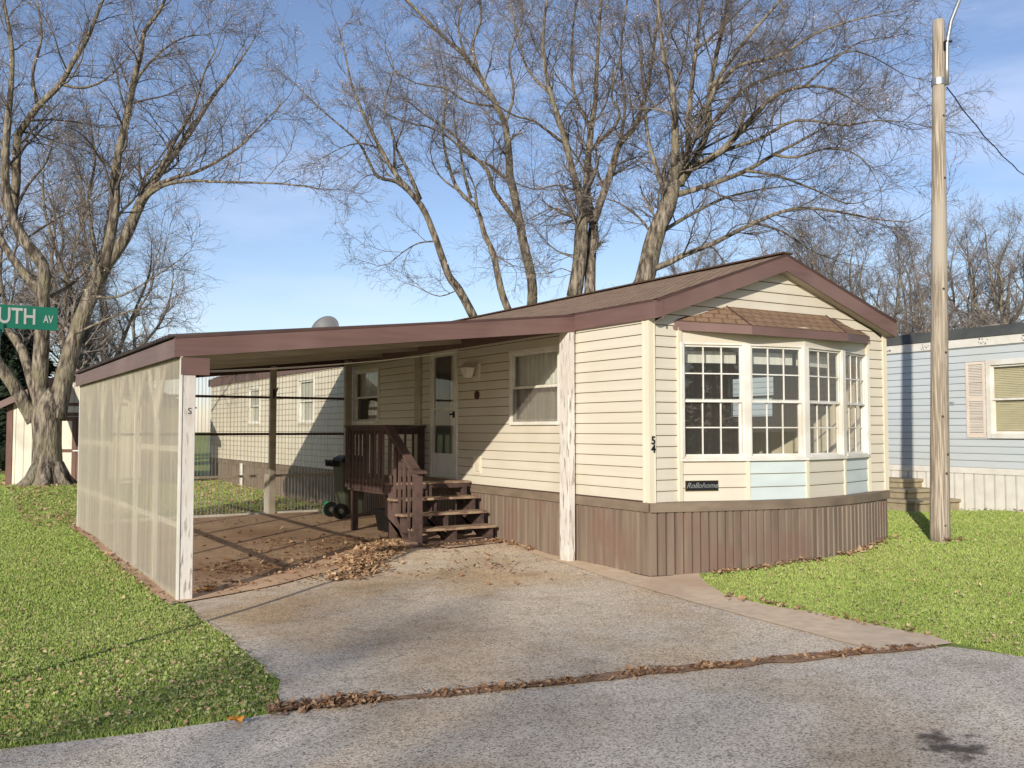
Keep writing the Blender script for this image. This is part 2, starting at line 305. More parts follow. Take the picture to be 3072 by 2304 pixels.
# ------------------------------------------------------------------ terrain
CTRL = np.array([(0,0,0),(0,1.55,.02),(0,3.46,.11),(-1.2,3.6,.09),(-1.5,8.85,.11),(-3,8.85,.1),(-4.83,8.8,.05),(-4.77,1.3,-.02),(-2.4,1.4,0),(-4.8,4,.01),
  (0,12.5,.12),(0,15,.2),(0,20,.25),(4.15,0,.2),(2.83,-.3,.12),(2.0,-.4,.1),(1.0,-.3,.05),(.4,-.12,.02),(4.5,-.5,.2),(6.3,.8,.2),(8.1,2.2,.2),(9.2,1,.25),(9.3,2.5,.18),(9.4,5,.18),
  (-5.2,18.5,.23),(-3.8,17.9,.27),(-4.55,16.7,.38),(-5.5,16,.34),(-6.2,9,.12),(-6.5,-1.2,0),(-6.2,4,.02),(-8,-3,0),(-5,-2.5,0),(-4,-3,0),(-2,-3,0),(0,-3.2,0),(0,-1.5,0),(-2,-1,0),(2,-3,.03),(4,-3,.1),(3,-1.6,.08),
  (8,-3,.2),(14,0,.3),(-14,6,.15),(-14,18,.4),(-20,-3,0),(-12,-8,0),(-6,-8,0),(0,-9,0),(6,-9,.1),(20,-10,.2),(0,-20,0),(-20,-20,0),(20,20,.3),(0,40,.4),(-30,40,.5),(30,60,.4),(-60,0,.2),(60,0,.3),(0,-60,.2)])
def H(x, y):
    x = np.asarray(x, float); y = np.asarray(y, float)
    d2 = (x[..., None]-CTRL[:, 0])**2+(y[..., None]-CTRL[:, 1])**2
    wgt = 1/(d2+.12)**1.6
    return (wgt*CTRL[:, 2]).sum(-1)/wgt.sum(-1)
def h1(x, y): return float(H(np.array([x]), np.array([y]))[0])
def axis(a, b, step, far):
    c = list(np.arange(a, b+.001, step)); o = step; v = b
    while v < far: o *= 1.5; v += o; c.append(v)
    o = step; v = a
    while v > -far: o *= 1.5; v -= o; c.insert(0, v)
    return np.array(c)
gx = axis(-14, 14, .25, 400); gy = axis(-14, 26, .25, 400)
X, Y = np.meshgrid(gx, gy); Z = H(X, Y)
V = np.stack([X.ravel(), Y.ravel(), Z.ravel()], 1); nx = len(gx)
i = (np.arange(len(gy)-1)[:, None]*nx+np.arange(nx-1)).ravel()
np_mesh('ground', V, np.stack([i, i+1, i+1+nx, i+nx], 1), M['soil'], smooth=True)['kind'] = 'structure'
def inpoly(x, y, P):
    r = np.zeros(x.shape, bool); n = len(P)
    for k in range(n):
        x0, y0 = P[k]; x1, y1 = P[(k+1) % n]
        if y0 == y1: continue
        c = ((y0 > y) != (y1 > y)) & (x < (x1-x0)*(y-y0)/(y1-y0)+x0); r ^= c
    return r
def wobble(P, step=.22, amp=.02):
    out = []
    for k in range(len(P)):
        a = np.array(P[k]); b = np.array(P[(k+1) % len(P)]); n = max(1, int(np.linalg.norm(b-a)/step)) if np.linalg.norm(b-a) < 14 else 8
        for j in range(n):
            q = a+(b-a)*j/n; out.append((q[0]+random.uniform(-amp, amp), q[1]+random.uniform(-amp, amp)))
    return out
def sheet(name, P, off, m, step=.5, amp=.02, kind='structure', skirt=.1):
    P = wobble(P, amp=amp); A = np.array(P)
    xs = np.arange(A[:, 0].min(), A[:, 0].max(), step); ys = np.arange(A[:, 1].min(), A[:, 1].max(), step)
    if len(xs)*len(ys) > 6000: xs = np.linspace(xs[0], xs[-1], 70); ys = np.linspace(ys[0], ys[-1], 70)
    gxx, gyy = np.meshgrid(xs+step/2, ys+step/2); ok = inpoly(gxx.ravel(), gyy.ravel(), P)
    pts = [Vector(p) for p in P]+[Vector((a, b)) for a, b in zip(gxx.ravel()[ok], gyy.ravel()[ok])]
    n = len(P); r = delaunay_2d_cdt(pts, [], [list(range(n))], 1, 1e-4)
    vs = [(v.x, v.y, h1(v.x, v.y)+off) for v in r[0]]
    mb = MB().add(vs, r[2]); 
    o = mb.build(name, m); o['kind'] = kind
    return o, P
ROADP = [(-60,6),(-25,.4),(-9,-2.2),(-6.58,-2.6),(-6.14,-2.68),(-5.66,-2.72),(-5.11,-2.75),(-4.39,-2.86),(-3.4,-3.09),(-2.72,-3.21),(-1.62,-3.44),(-.83,-3.63),(-.19,-3.78),(-.12,-4.05),(-.08,-4.5),(.2,-7),(1.5,-18),(-8,-18),(-9,-15),(-60,-9)]
DRIVEP = [(-4.8,1.25),(-4.86,.41),(-4.86,-.26),(-4.86,-.94),(-4.88,-1.59),(-4.93,-2.06),(-5.01,-2.33),(-5.08,-2.66),(-4.73,-2.76),(-4.39,-2.84),(-3.4,-3.06),(-2.72,-3.18),(-1.62,-3.41),(-.75,-3.6),(-.56,-3.11),(-.36,-1.97),(-.28,-1.19),(-.3,-.35),(-.12,1.11),(.1,3.4),(-2,3.4),(-2.4,2.6)]
STRIPP = [(-.86,-3.62),(-.82,-3.2),(-.77,-2.67),(-.69,-1.77),(-.6,-.67),(-.45,.3),(-.32,1.04),(-.15,2.2),(.05,3.3),(.15,3.3),(.15,0),(.62,-.1),(.4,-.35),(.13,-.78),(-.1,-1.25),(-.16,-1.9),(-.08,-2.4),(-.06,-2.9),(-.02,-3.5),(-.12,-3.76),(-.5,-3.7)]
SLABP = [(-4.98,1.22),(.1,1.9),(.1,9.0),(-4.98,9.0)]
SLABP = [(-4.95,1.2),(-3.67,1.72),(-2.6,2.5),(-1.9,3.1),(.1,3.5),(.1,9.0),(-4.95,9.0)]
_, ROADW = sheet('road', ROADP, .008, M['road'], step=.9, amp=.025)
_, DRIVEW = sheet('driveway', DRIVEP, .014, M['drive'], amp=.03)
_, STRIPW = sheet('concrete_path', STRIPP, .021, M['conc'], step=.3, amp=.016)
_, SLABW = sheet('carport_slab', SLABP, .028, M['slab'], amp=.01)
SEAM = [(-5.13,-2.7),(-4.76,-2.79),(-4.39,-2.86),(-3.4,-3.09),(-2.72,-3.21),(-1.62,-3.44),(-.83,-3.63),(-.34,-3.73)]
a = [(x, y-random.uniform(.04, .08)) for x, y in SEAM]; b = [(x, y+random.uniform(.05, .12)) for x, y in SEAM[::-1]]
o, SEAMW = sheet('soil_strip', a+b, .019, M['dirt'], step=.3, amp=.03, kind='structure')
# wet oil patch on the road, bottom right
def stain_mat(c, rad):
    m = bpy.data.materials.new('oil_stain'); m.use_nodes = True; nt = m.node_tree; L = nt.links.new; nt.nodes.clear()
    o = N(nt, 'ShaderNodeOutputMaterial'); tp = N(nt, 'ShaderNodeBsdfTransparent'); d = N(nt, 'ShaderNodeBsdfPrincipled'); d.inputs['Base Color'].default_value = lin(c255(84, 72, 62)); d.inputs['Roughness'].default_value = .8
    g = N(nt, 'ShaderNodeNewGeometry'); s1 = N(nt, 'ShaderNodeVectorMath', operation='DISTANCE'); s1.inputs[1].default_value = c; L(g.outputs['Position'], s1.inputs[0])
    n = N(nt, 'ShaderNodeTexNoise'); n.inputs['Scale'].default_value = 9; n.inputs['Detail'].default_value = 6; L(g.outputs['Position'], n.inputs['Vector'])
    a = N(nt, 'ShaderNodeMath', operation='MULTIPLY_ADD'); L(s1.outputs['Value'], a.inputs[0]); a.inputs[1].default_value = -.42/rad; L(n.outputs['Fac'], a.inputs[2])
    r = N(nt, 'ShaderNodeMapRange'); r.inputs['From Min'].default_value = .2; r.inputs['From Max'].default_value = .4; r.inputs['To Max'].default_value = .7; L(a.outputs[0], r.inputs['Value'])
    x = N(nt, 'ShaderNodeMixShader'); L(r.outputs[0], x.inputs[0]); L(tp.outputs[0], x.inputs[1]); L(d.outputs[0], x.inputs[2]); L(x.outputs[0], o.inputs[0]); return m
p = [(-2.34+.6*math.cos(t), -5.22+.5*math.sin(t)) for t in np.linspace(0, 6.28, 18)[:-1]]
o, _ = sheet('road_stain', p, .014, stain_mat((-2.34, -5.22, 0), .3), step=.2, amp=.01)
# ------------------------------------------------------------------ siding, windows, doors
def siding(mb, o, u, n, u0, u1, z0, z1, openings=(), course=.127, dep=.014, clip=None, gap=.010):
    """lapped siding with real laps. clip(z) -> (umin, umax)"""
    o, u, n = map(np.array, (o, u, n)); Z = np.array([0, 0, 1.])
    z = z0
    while z < z1-1e-4:
        zt = min(z+course, z1)
        cuts = sorted({z, zt, z+.022*(1 if zt-z > .05 else .2), zt-gap} | {q for op in openings for q in op[2:] if z < q < zt})
        cuts = [c for c in cuts if z <= c <= zt]
        offf = lambda q: dep*(1-max(0, (q-z-.02)/course)*.92)
        for a, b in zip(cuts[:-1], cuts[1:]):
            mid = (a+b)/2; iv = [(u0, u1)]
            for (ua, ub, za, zb) in openings:
                if za-1e-6 < mid < zb+1e-6:
                    iv = [r for (p, q) in iv for r in ((p, min(q, ua)), (max(p, ub), q)) if r[1]-r[0] > 1e-4]
            for (p, q) in iv:
                pa, qa, pb, qb = p, q, p, q
                if clip:
                    l, r = clip(a); pa, qa = max(p, l), min(q, r); l, r = clip(b); pb, qb = max(p, l), min(q, r)
                    if qa <= pa: continue
                    if qb < pb: pb = qb = (pa+qa)/2
                mb.cur = int(mid > zt-gap and zt < z1-.001)  # strip below the next lap takes the painted shade slot
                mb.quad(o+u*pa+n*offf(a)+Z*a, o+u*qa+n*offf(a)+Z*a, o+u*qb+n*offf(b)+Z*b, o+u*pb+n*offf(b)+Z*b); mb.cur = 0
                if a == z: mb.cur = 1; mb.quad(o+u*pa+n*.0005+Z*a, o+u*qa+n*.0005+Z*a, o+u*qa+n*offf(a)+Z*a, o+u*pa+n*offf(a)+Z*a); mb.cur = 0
        z = zt
def window(parent, o, u, n, u0, u1, z0, z1, cols=0, rows=0, fr=.05, screen=False, frame_mat='white', proud=.03, thick=.035, meet=.5, label=None):
    """double-hung window: casing, two sashes, glazing bars, panes"""
    F = MB(); B = lambda mb, a, b: mb.obox(o, u, n, a, b)
    B(F, (u0, -.06, z0), (u0+fr, proud, z1)); B(F, (u1-fr, -.06, z0), (u1, proud, z1))
    B(F, (u0+fr, -.06, z1-fr), (u1-fr, proud, z1)); B(F, (u0+fr, -.06, z0), (u1-fr, proud+.012, z0+fr))
    w = F.build('window', M[frame_mat], parent, bevel=.003)
    if label: w['label'] = label
    a, b = u0+fr, u1-fr; zm = z0+(z1-z0)*meet
    for nm, za, zb, dn in (('upper_sash', zm-.02, z1-fr, 0.0), ('lower_sash', z0+fr, zm+.02, -.028)):
        Sx = MB(); t = thick
        B(Sx, (a+.001, dn-.022, za), (a+t, dn, zb-.001)); B(Sx, (b-t, dn-.022, za), (b-.001, dn, zb-.001))
        B(Sx, (a+t, dn-.022, zb-t), (b-t, dn+.0, zb-.001)); B(Sx, (a+t, dn-.022, za), (b-t, dn, za+t))
        Sx.build(nm, M[frame_mat], w)
        if cols:
            G = MB()
            for k in range(1, cols): x = a+t+(b-a-2*t)*k/cols; B(G, (x-.0075, dn-.017, za+t), (x+.0075, dn-.005, zb-t))
            for k in range(1, rows): y = za+t+(zb-za-2*t)*k/rows; B(G, (a+t, dn-.0165, y-.0075), (b-t, dn-.0055, y+.0075))
            G.build('glazing_bars', M[frame_mat], w)
        P = MB(); oo, uu, nn = map(np.array, (o, u, n)); q = lambda x, z, d: oo+uu*x+nn*d+np.array([0, 0, z])
        P.quad(q(a+t, za+t, dn-.02), q(b-t, za+t, dn-.02), q(b-t, zb-t, dn-.02), q(a+t, zb-t, dn-.02)); P.build('pane', M['glass'], w)
        if screen and nm == 'lower_sash':
            P = MB(); P.quad(q(a, za, dn+.02), q(b, za, dn+.02), q(b, zb, dn+.02), q(a, zb, dn+.02)); P.build('insect_screen', M['screen'], w)
    return w
def ribs(mb, pts, z0f, z1, pitch=.1, groove=.028, dep=.012, nrm=None):
    """ribbed vertical skirting along a plan polyline (list of xy), outward on the right-hand side"""
    P = [np.array(p, float) for p in pts]; seg = [np.linalg.norm(b-a) for a, b in zip(P[:-1], P[1:])]; Ltot = sum(seg)
    def pos(s):
        for k, l in enumerate(seg):
            if s <= l or k == len(seg)-1:
                d = (P[k+1]-P[k])/l; return P[k]+d*s, np.array([d[1], -d[0]])
            s -= l
    prof = []; s = 0
    while s < Ltot-.001:
        for ds, off in ((0, 0), (pitch-groove, 0), (pitch-groove*.7, -dep), (pitch-groove*.3, -dep)):
            if s+ds < Ltot: prof.append((s+ds, off))
        s += pitch
    prof.append((Ltot, 0)); vs = []
    for s, off in prof:
        q, nn = pos(s); q = q+nn*off; vs += [(q[0], q[1], z0f(q[0], q[1])), (q[0], q[1], z1)]
    for k in range(len(prof)-1):
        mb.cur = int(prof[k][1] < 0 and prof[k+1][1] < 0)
        mb.add([vs[2*k], vs[2*k+2], vs[2*k+3], vs[2*k+1]], [(0, 1, 2, 3)])
    mb.cur = 0
# ------------------------------------------------------------------ the mobile home
W, LEN, ZS, ZE, ZR = 4.15, 19.8, .87, 2.94, 3.69       # width, length, siding bottom, wall top, ridge of the wall
home = thing('mobile_home', (0, 0, 0), 'cream sided mobile home with brown roof edge, bay window and number 54', 'mobile home')
XL = ((0, 0, 0), (0, 1, 0), (-1, 0, 0)); FR = ((0, 0, 0), (1, 0, 0), (0, -1, 0)); XR = ((W, 0, 0), (0, 1, 0), (1, 0, 0))
WA = (1.77, 3.02, 1.74, 2.78); WB = (7.57, 8.8, 1.79, 2.82); DOOR = (4.57, 5.48, .9, 2.96); WC = (11.0, 12.05, 1.8, 2.8); WD = (14.9, 15.9, 1.8, 2.75)
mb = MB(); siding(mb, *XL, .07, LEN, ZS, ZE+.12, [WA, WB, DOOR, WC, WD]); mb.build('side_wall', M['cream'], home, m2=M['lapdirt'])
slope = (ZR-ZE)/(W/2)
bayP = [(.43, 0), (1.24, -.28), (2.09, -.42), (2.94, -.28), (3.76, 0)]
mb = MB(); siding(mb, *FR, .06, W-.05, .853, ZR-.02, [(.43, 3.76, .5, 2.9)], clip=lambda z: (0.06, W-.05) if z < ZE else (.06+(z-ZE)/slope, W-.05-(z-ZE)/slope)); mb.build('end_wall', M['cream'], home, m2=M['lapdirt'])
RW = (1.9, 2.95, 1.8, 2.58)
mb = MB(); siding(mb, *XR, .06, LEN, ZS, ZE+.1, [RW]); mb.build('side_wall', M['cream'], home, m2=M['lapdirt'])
mb = MB(); mb.quad((0, LEN, ZS), (W, LEN, ZS), (W, LEN, ZE), (0, LEN, ZE)); mb.add([(0, LEN, ZE), (W, LEN, ZE), (W/2, LEN, ZR)], [(0, 1, 2)]); mb.build('back_wall', M['cream'], home)
# corner posts
for a, b, z0 in (((-.02, -.02), (.065, .105), ZS-.02), ((W-.062, -.02), (W+.02, .08), ZS-.01)):
    mb = MB()
    if a[0] < 1:
        mb.box((-.022, .0, z0), (-.0, .1, ZE+.1)); mb.box((-.022, -.022, z0), (.06, 0, ZE+.06)); mb.box((-.028, .075, z0), (-.022, .1, ZE+.1)); mb.box((-.028, -.022, z0), (-.022, .012, ZE+.1)); mb.box((.05, -.028, z0), (.062, -.022, ZE+.05))
    else:
        mb.box((W-.06, -.022, z0), (W+.022, 0, ZE+.05)); mb.box((W, 0, z0), (W+.022, .09, ZE+.1)); mb.box((W-.062, -.028, z0), (W-.05, -.022, ZE+.05))
    mb.build('corner_trim', M['creamtrim'], home)
for y in (5.82,):
    mb = MB(); mb.box((-.045, y, .9), (-.002, y+.22, ZE)); mb.build('trim_board', M['greytrim'], home)
# skirting
bow = [(0, 0), (.35, -.13), (.8, -.27), (1.24, -.36), (1.66, -.43), (2.09, -.455), (2.52, -.43), (2.94, -.36), (3.4, -.25), (3.8, -.12), (W, 0)]
for nm, pts, pitch in (('skirting', [(0, LEN), (0, 0)], .1), ('skirting', bow, .105), ('skirting', [(W, 0), (W, LEN)], .1)):
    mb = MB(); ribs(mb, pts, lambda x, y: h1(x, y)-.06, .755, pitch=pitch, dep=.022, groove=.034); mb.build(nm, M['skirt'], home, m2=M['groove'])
def band(name, pts, z0, z1, t, m, parent=home):
    """flat band following a plan polyline, t thick, outward on the right"""
    mb = MB(); A = []; n = len(pts)
    for k, p in enumerate(pts):
        p = np.array(p, float); a = np.array(pts[max(k-1, 0)], float); b = np.array(pts[min(k+1, n-1)], float)
        d = (b-a)/np.linalg.norm(b-a); A.append(p+np.array([d[1], -d[0]])*t)
    poly = [tuple(p) for p in A]+[tuple(p) for p in pts[::-1]]
    for k in range(n-1):
        mb.add([(*pts[k], z0), (*A[k], z0), (*A[k+1], z0), (*pts[k+1], z0), (*pts[k], z1), (*A[k], z1), (*A[k+1], z1), (*pts[k+1], z1)], [(0,1,2,3),(4,5,6,7),(1,2,6,5),(0,3,7,4)]+([(0,1,5,4)] if k == 0 else [])+([(2,3,7,6)] if k == n-2 else []))
    return mb.build(name, m, parent)
loop = [(0, LEN), (0, 0)]
full = [(0, LEN), (0, 2), (0, .02)]
band('skirting_trim', full, .745, .852, .022, M['skirttrim']); band('skirting_trim', [(-.02, -.01)]+bow[1:-1]+[(W+.02, -.01)], .745, .85, .02, M['skirttrim'])
band('skirting_trim', full, .852, .872, .012, M['darkbrown']); band('skirting_trim', [(W, 0), (W, LEN)], .745, .85, .02, M['skirttrim'])
# ledge between the bowed skirting and the wall
mb = MB(); n = len(bow); mb.add([(x, y, .8495) for x, y in bow], [tuple(range(n))]); mb.build('bay_floor_ledge', M['skirttrim'], home)
band('ground_rail', [(0, 3.4), (0, 0)], -.01, .03, .03, M['darkbrown']); band('ground_rail', [(0, 0), (.35, -.13), (.6, -.21)], -.01, .035, .02, M['darkbrown'])
# bay window
SILL, HEAD, SOF = 1.31, 2.69, 2.86
cols_ = ['cream', 'paleblue', 'cream', 'paleblue']
for k in range(4):
    a = np.array([*bayP[k], 0.]); b = np.array([*bayP[k+1], 0.]); l = np.linalg.norm(b-a); u = (b-a)/l; n = np.array([u[1], -u[0], 0])
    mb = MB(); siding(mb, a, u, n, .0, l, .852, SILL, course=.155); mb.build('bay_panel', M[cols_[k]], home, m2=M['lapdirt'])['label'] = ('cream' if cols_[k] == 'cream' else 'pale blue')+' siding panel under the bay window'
    mb = MB(); mb.obox(a, u, n, (0, -.03, HEAD), (l, .006, SOF+.06)); mb.build('bay_header', M['cream'], home)
    window(home, a, u, n, .038, l-.038, SILL+.035, HEAD, cols=3, rows=2, fr=.022, proud=.02, thick=.024)
    mb = MB(); mb.obox(a, u, n, (-.015, -.05, SILL), (l+.015, .045, SILL+.035)); mb.build('window_sill', M['white'], home, bevel=.004)
for k, (x, y) in enumerate(bayP):
    if k in (0, 4):
        s = 1 if k == 0 else -1
        mb = MB(); mb.box((x-.03, -.04, .853), (x+.025, .0, SOF)); mb.build('bay_corner_trim', M['creamtrim'], home)
    a = np.array(bayP[max(k-1, 0)]); b = np.array(bayP[min(k+1, 4)]); d = (b-a)/np.linalg.norm(b-a); nn = np.array([d[1], -d[0]])
    if 0 < k < 4:
        mb = MB(); mb.obox((x, y, 0), (*d, 0), (*nn, 0), (-.046, -.05, SILL+.036), (.046, .024, HEAD)); mb.build('mullion', M['white'], home, bevel=.004)
        mb = MB(); mb.obox((x, y, 0), (*d, 0), (*nn, 0), (-.022, -.02, .853), (.022, .024, SILL-.001)); mb.build('bay_corner_trim', M['creamtrim'], home)
    else:
        s = 1 if k == 0 else -1
        q = np.array([x, y])+np.array([s*.02, -.02]); mb = MB(); mb.box((min(x, x+s*.05), -.055, SILL+.036), (max(x, x+s*.05), -.0, HEAD)); mb.build('mullion', M['white'], home, bevel=.004)
# bay roof
EV = [(.36, .0), (1.14, -.46), (2.8, -.46), (3.84, .0)]; EZ = [2.925, 2.87, 2.87, 2.925]; RG = [(1.2, 0, 3.17), (2.97, 0, 3.17)]
zt = 2.945
def uvroof(name, faces, m, parent):
    """faces: list of (verts, ulen axis vec, up axis vec); builds with UVs in metres"""
    me = bpy.data.meshes.new(name); vs = []; fs = []; uvs = []; w = wloc(parent)
    for V_, ua, va in faces:
        n = len(vs); fs.append(tuple(range(n, n+len(V_)))); ua = Vector(ua).normalized(); va = Vector(va).normalized()
        for p in V_: vs.append(Vector(p)-w); uvs.append((Vector(p).dot(ua), Vector(p).dot(va)))
    me.from_pydata(vs, [], fs); uv = me.uv_layers.new(name='UVMap')
    for l in me.loops: uv.data[l.index].uv = uvs[l.vertex_index]
    me.materials.append(m); o = bpy.data.objects.new(name, me); COL.objects.link(o); o.parent = parent; return o
E = [(x, y, z_+.018) for (x, y), z_ in zip(EV, EZ)]
faces = []
for vs in ([E[0], E[1], RG[0]], [E[1], E[2], RG[1], RG[0]], [E[2], E[3], RG[1]]):
    a, b, c = map(Vector, vs[:3]); ua = (b-a).normalized(); nn = (b-a).cross(c-a).normalized(); faces.append((vs, ua, nn.cross(ua)))
uvroof('bay_roof', faces, M['bayshingle'], home)
mb = MB()
for a, b, c in ((0, 1, RG[0]), (2, 3, RG[1])):   # hip ridges
    pass
mb.tube([E[1], RG[0]], .012, 6); mb.tube([E[2], RG[1]], .012, 6); mb.tube([E[0], (RG[0])], .01, 6); mb.tube([E[3], RG[1]], .01, 6); mb.tube([RG[0], RG[1]], .012, 6); mb.build('bay_roof_edge', M['darkbrown'], home)
mb = MB()
EO = [(EV[0][0]-.02, 0), (1.13, -.482), (2.81, -.482), (3.865, 0)]
for k in range(3):
    a_, b_ = (EV[k], EO[k], EZ[k]), (EV[k+1], EO[k+1], EZ[k+1])
    mb.add([(*a_[0], a_[2]-.09), (*a_[1], a_[2]-.09), (*b_[1], b_[2]-.09), (*b_[0], b_[2]-.09), (*a_[0], a_[2]+.012), (*a_[1], a_[2]+.012), (*b_[1], b_[2]+.012), (*b_[0], b_[2]+.012)], [(0,1,2,3),(4,5,6,7),(1,2,6,5),(0,3,7,4)])
mb.build('bay_fascia', M['brown'], home)
mb = MB(); mb.add([(x, y, z_-.085) for (x, y), z_ in zip(EV, EZ)], [(0, 1, 2, 3)]); mb.build('bay_soffit', M['greytrim'], home)
# name plate and house number
def text(body, size, loc, u, n, m, name, parent=None, depth=.002, bold=.0, shear=0, sx=1, align='CENTER', width=None):
    c = bpy.data.curves.new(name, 'FONT'); c.body = body; c.size = size; c.extrude = depth; c.offset = bold; c.shear = shear; c.align_x = align; c.align_y = 'CENTER'; c.resolution_u = 3
    t = bpy.data.objects.new(name, c); COL.objects.link(t); bpy.context.view_layer.update()
    if width: sx = width/t.dimensions.x
    me = bpy.data.meshes.new_from_object(t); bpy.data.objects.remove(t); bpy.data.curves.remove(c)
    u = Vector(u).normalized(); n = Vector(n).normalized(); z = n.cross(u)
    Mx = Matrix((u, z, n)).transposed().to_4x4(); Mx.translation = Vector(loc)-(wloc(parent) if parent else Vector((0, 0, 0)))
    me.transform(Mx @ Matrix.Diagonal((sx, 1, 1, 1))); me.materials.clear(); me.materials.append(m)
    o = bpy.data.objects.new(name, me); COL.objects.link(o)
    if parent: o.parent = parent
    return o
a = np.array([*bayP[0], 0.]); b = np.array([*bayP[1], 0.]); u = (b-a)/np.linalg.norm(b-a); n = np.array([u[1], -u[0], 0])
mb = MB(); mb.obox(a, u, n, (.07, .012, .975), (.47, .024, 1.085)); pl = mb.build('name_plate', M['black'], home, bevel=.002); pl['label'] = 'small black plate lettered Rollohome in silver script'
mb = MB()
for q in (((.066, .012, .971), (.07, .027, 1.089)), ((.47, .012, .971), (.474, .027, 1.089)), ((.07, .012, .971), (.47, .027, .975)), ((.07, .012, 1.085), (.47, .027, 1.089))): mb.obox(a, u, n, *q)
mb.build('plate_rim', M['gold'], pl)
text('Rollohome', .088, a+u*.27+n*.026+np.array([0, 0, 1.03]), u, n, M['metal'], 'lettering', pl, depth=.002, shear=.45, bold=.001)
for ch, z in (('5', 1.553), ('4', 1.458)):
    o = text(ch, .125, (.024, -.031, z), (1, 0, 0), (0, -1, 0), M['black'], 'house_number', home, depth=.003, bold=.003); o['label'] = 'black house number '+ch+' on the corner trim'
# side windows, with curtains behind
window(home, *XL, *WA, fr=.045, screen=True, meet=.5); window(home, *XL, *WB, fr=.045, screen=False, meet=.48, frame_mat='white')
for q in (WC, WD): window(home, *XL, *q, fr=.05, meet=.5)
window(home, *XR, *RW, fr=.05)
# storm door
mb = MB()
for q in (((4.57, -.04, .9), (4.62, .035, 2.96)), ((5.43, -.04, .9), (5.48, .035, 2.96)), ((4.62, -.04, 2.91), (5.43, .035, 2.96)), ((4.62, -.04, .9), (5.43, .05, .93))): mb.obox(*XL, *q)
dr = mb.build('door', M['white'], home, bevel=.003)
mb = MB()
for q in (((4.622, -.01, .932), (4.69, .025, 2.908)), ((5.36, -.01, .932), (5.428, .025, 2.908)), ((4.69, -.01, 2.84), (5.36, .025, 2.908)), ((4.69, -.01, 1.98), (5.36, .027, 2.03)), ((4.69, -.01, .932), (5.36, .018, 1.3))): mb.obox(*XL, *q)
mb.build('door_leaf', M['white'], dr)
mb = MB()
for za, zb in ((1.3, 1.98), (2.03, 2.84)): mb.quad((-.008, 4.69, za), (-.008, 5.36, za), (-.008, 5.36, zb), (-.008, 4.69, zb))
mb.build('pane', M['glass'], dr)
mb = MB(); mb.box((-.05, 4.635, 1.86), (-.026, 4.665, 1.96)); mb.box((-.075, 4.64, 1.9), (-.05, 4.73, 1.93)); mb.build('door_handle', M['black'], dr)
mb = MB(); mb.box((.05, 4.63, .95), (.06, 4.9, 2.9)); mb.build('door_curtain', M['panelwall'], dr)
# wall lamp, plaque, meter cover
mb = MB(); mb.obox(*XL, (3.86, .0, 2.42), (4.05, .03, 2.66)); lamp = mb.build('wall_lamp', M['creamtrim'], home, bevel=.004)
mb = MB(); c = np.array([-.15, 4.0, 2.6])
t1 = [c+np.array([sx*.04, sy*.04, .08]) for sx, sy in ((-1,-1),(1,-1),(1,1),(-1,1))]; t0 = [c+np.array([sx*.08, sy*.08, -.0]) for sx, sy in ((-1,-1),(1,-1),(1,1),(-1,1))]; t2 = [c+np.array([sx*.045, sy*.045, -.15]) for sx, sy in ((-1,-1),(1,-1),(1,1),(-1,1))]
mb.add(t2+t0, [(0,1,5,4),(1,2,6,5),(2,3,7,6),(3,0,4,7),(3,2,1,0)]); mb.build('lamp_glass', M['curtain'], lamp)
mb = MB(); mb.add([p+np.array([0, 0, .002]) for p in t0]+t1, [(0,1,5,4),(1,2,6,5),(2,3,7,6),(3,0,4,7),(4,5,6,7),(3,2,1,0)]); mb.tube([(-.03, 4.0, 2.5), (-.1, 4.0, 2.46), (-.14, 4.01, 2.56)], .01, 6); mb.build('lamp_cap', M['greytrim'], lamp)
mb = MB(); mb.tube([(-.012, 3.95, 2.19), (-.03, 3.95, 2.19)], .065, 16); mb.build('door_plaque', M['bell'], home)
mb = MB(); mb.obox(*XL, (3.83, .0, 1.02), (4.06, .022, 1.29)); o = mb.build('outlet_cover', M['creamtrim'], home, bevel=.004)
mb = MB(); mb.obox(*XL, (3.87, .022, 1.06), (3.99, .034, 1.2)); mb.build('outlet_flap', M['cream'], o)
# roof
mb = MB(); o_ = .15; ov = .03; xr = W/2; zt_ = 3.13; zr = 3.85
eL = (-ov, zt_); eR = (W+ov, zt_)
Y0, Y1 = -o_, LEN+.15
faces = [([(-ov-.03, Y0-.03, zt_+.015), (-ov-.03, Y1, zt_+.015), (xr, Y1, zr+.015), (xr, Y0-.03, zr+.015)], (0, 1, 0), (1, 0, .34)),
         ([(xr, Y0-.03, zr+.015), (xr, Y1, zr+.015), (W+ov+.03, Y1, zt_+.015), (W+ov+.03, Y0-.03, zt_+.015)], (0, 1, 0), (-1, 0, .34))]
rf = uvroof('roof', faces, M['shingle'], home)
mb = MB(); mb.bar((xr, Y0-.04, zr+.02), (xr, Y1, zr+.02), .18, .02); mb.build('ridge_cap', M['shingle'], rf)
mb = MB(); mb.add([(-ov, Y0, zt_), (xr, Y0, zr), (W+ov, Y0, zt_), (-ov, Y1, zt_), (xr, Y1, zr), (W+ov, Y1, zt_)], [(0, 1, 4, 3), (1, 2, 5, 4)]); mb.build('roof_deck', M['darkbrown'], rf)
th = .2
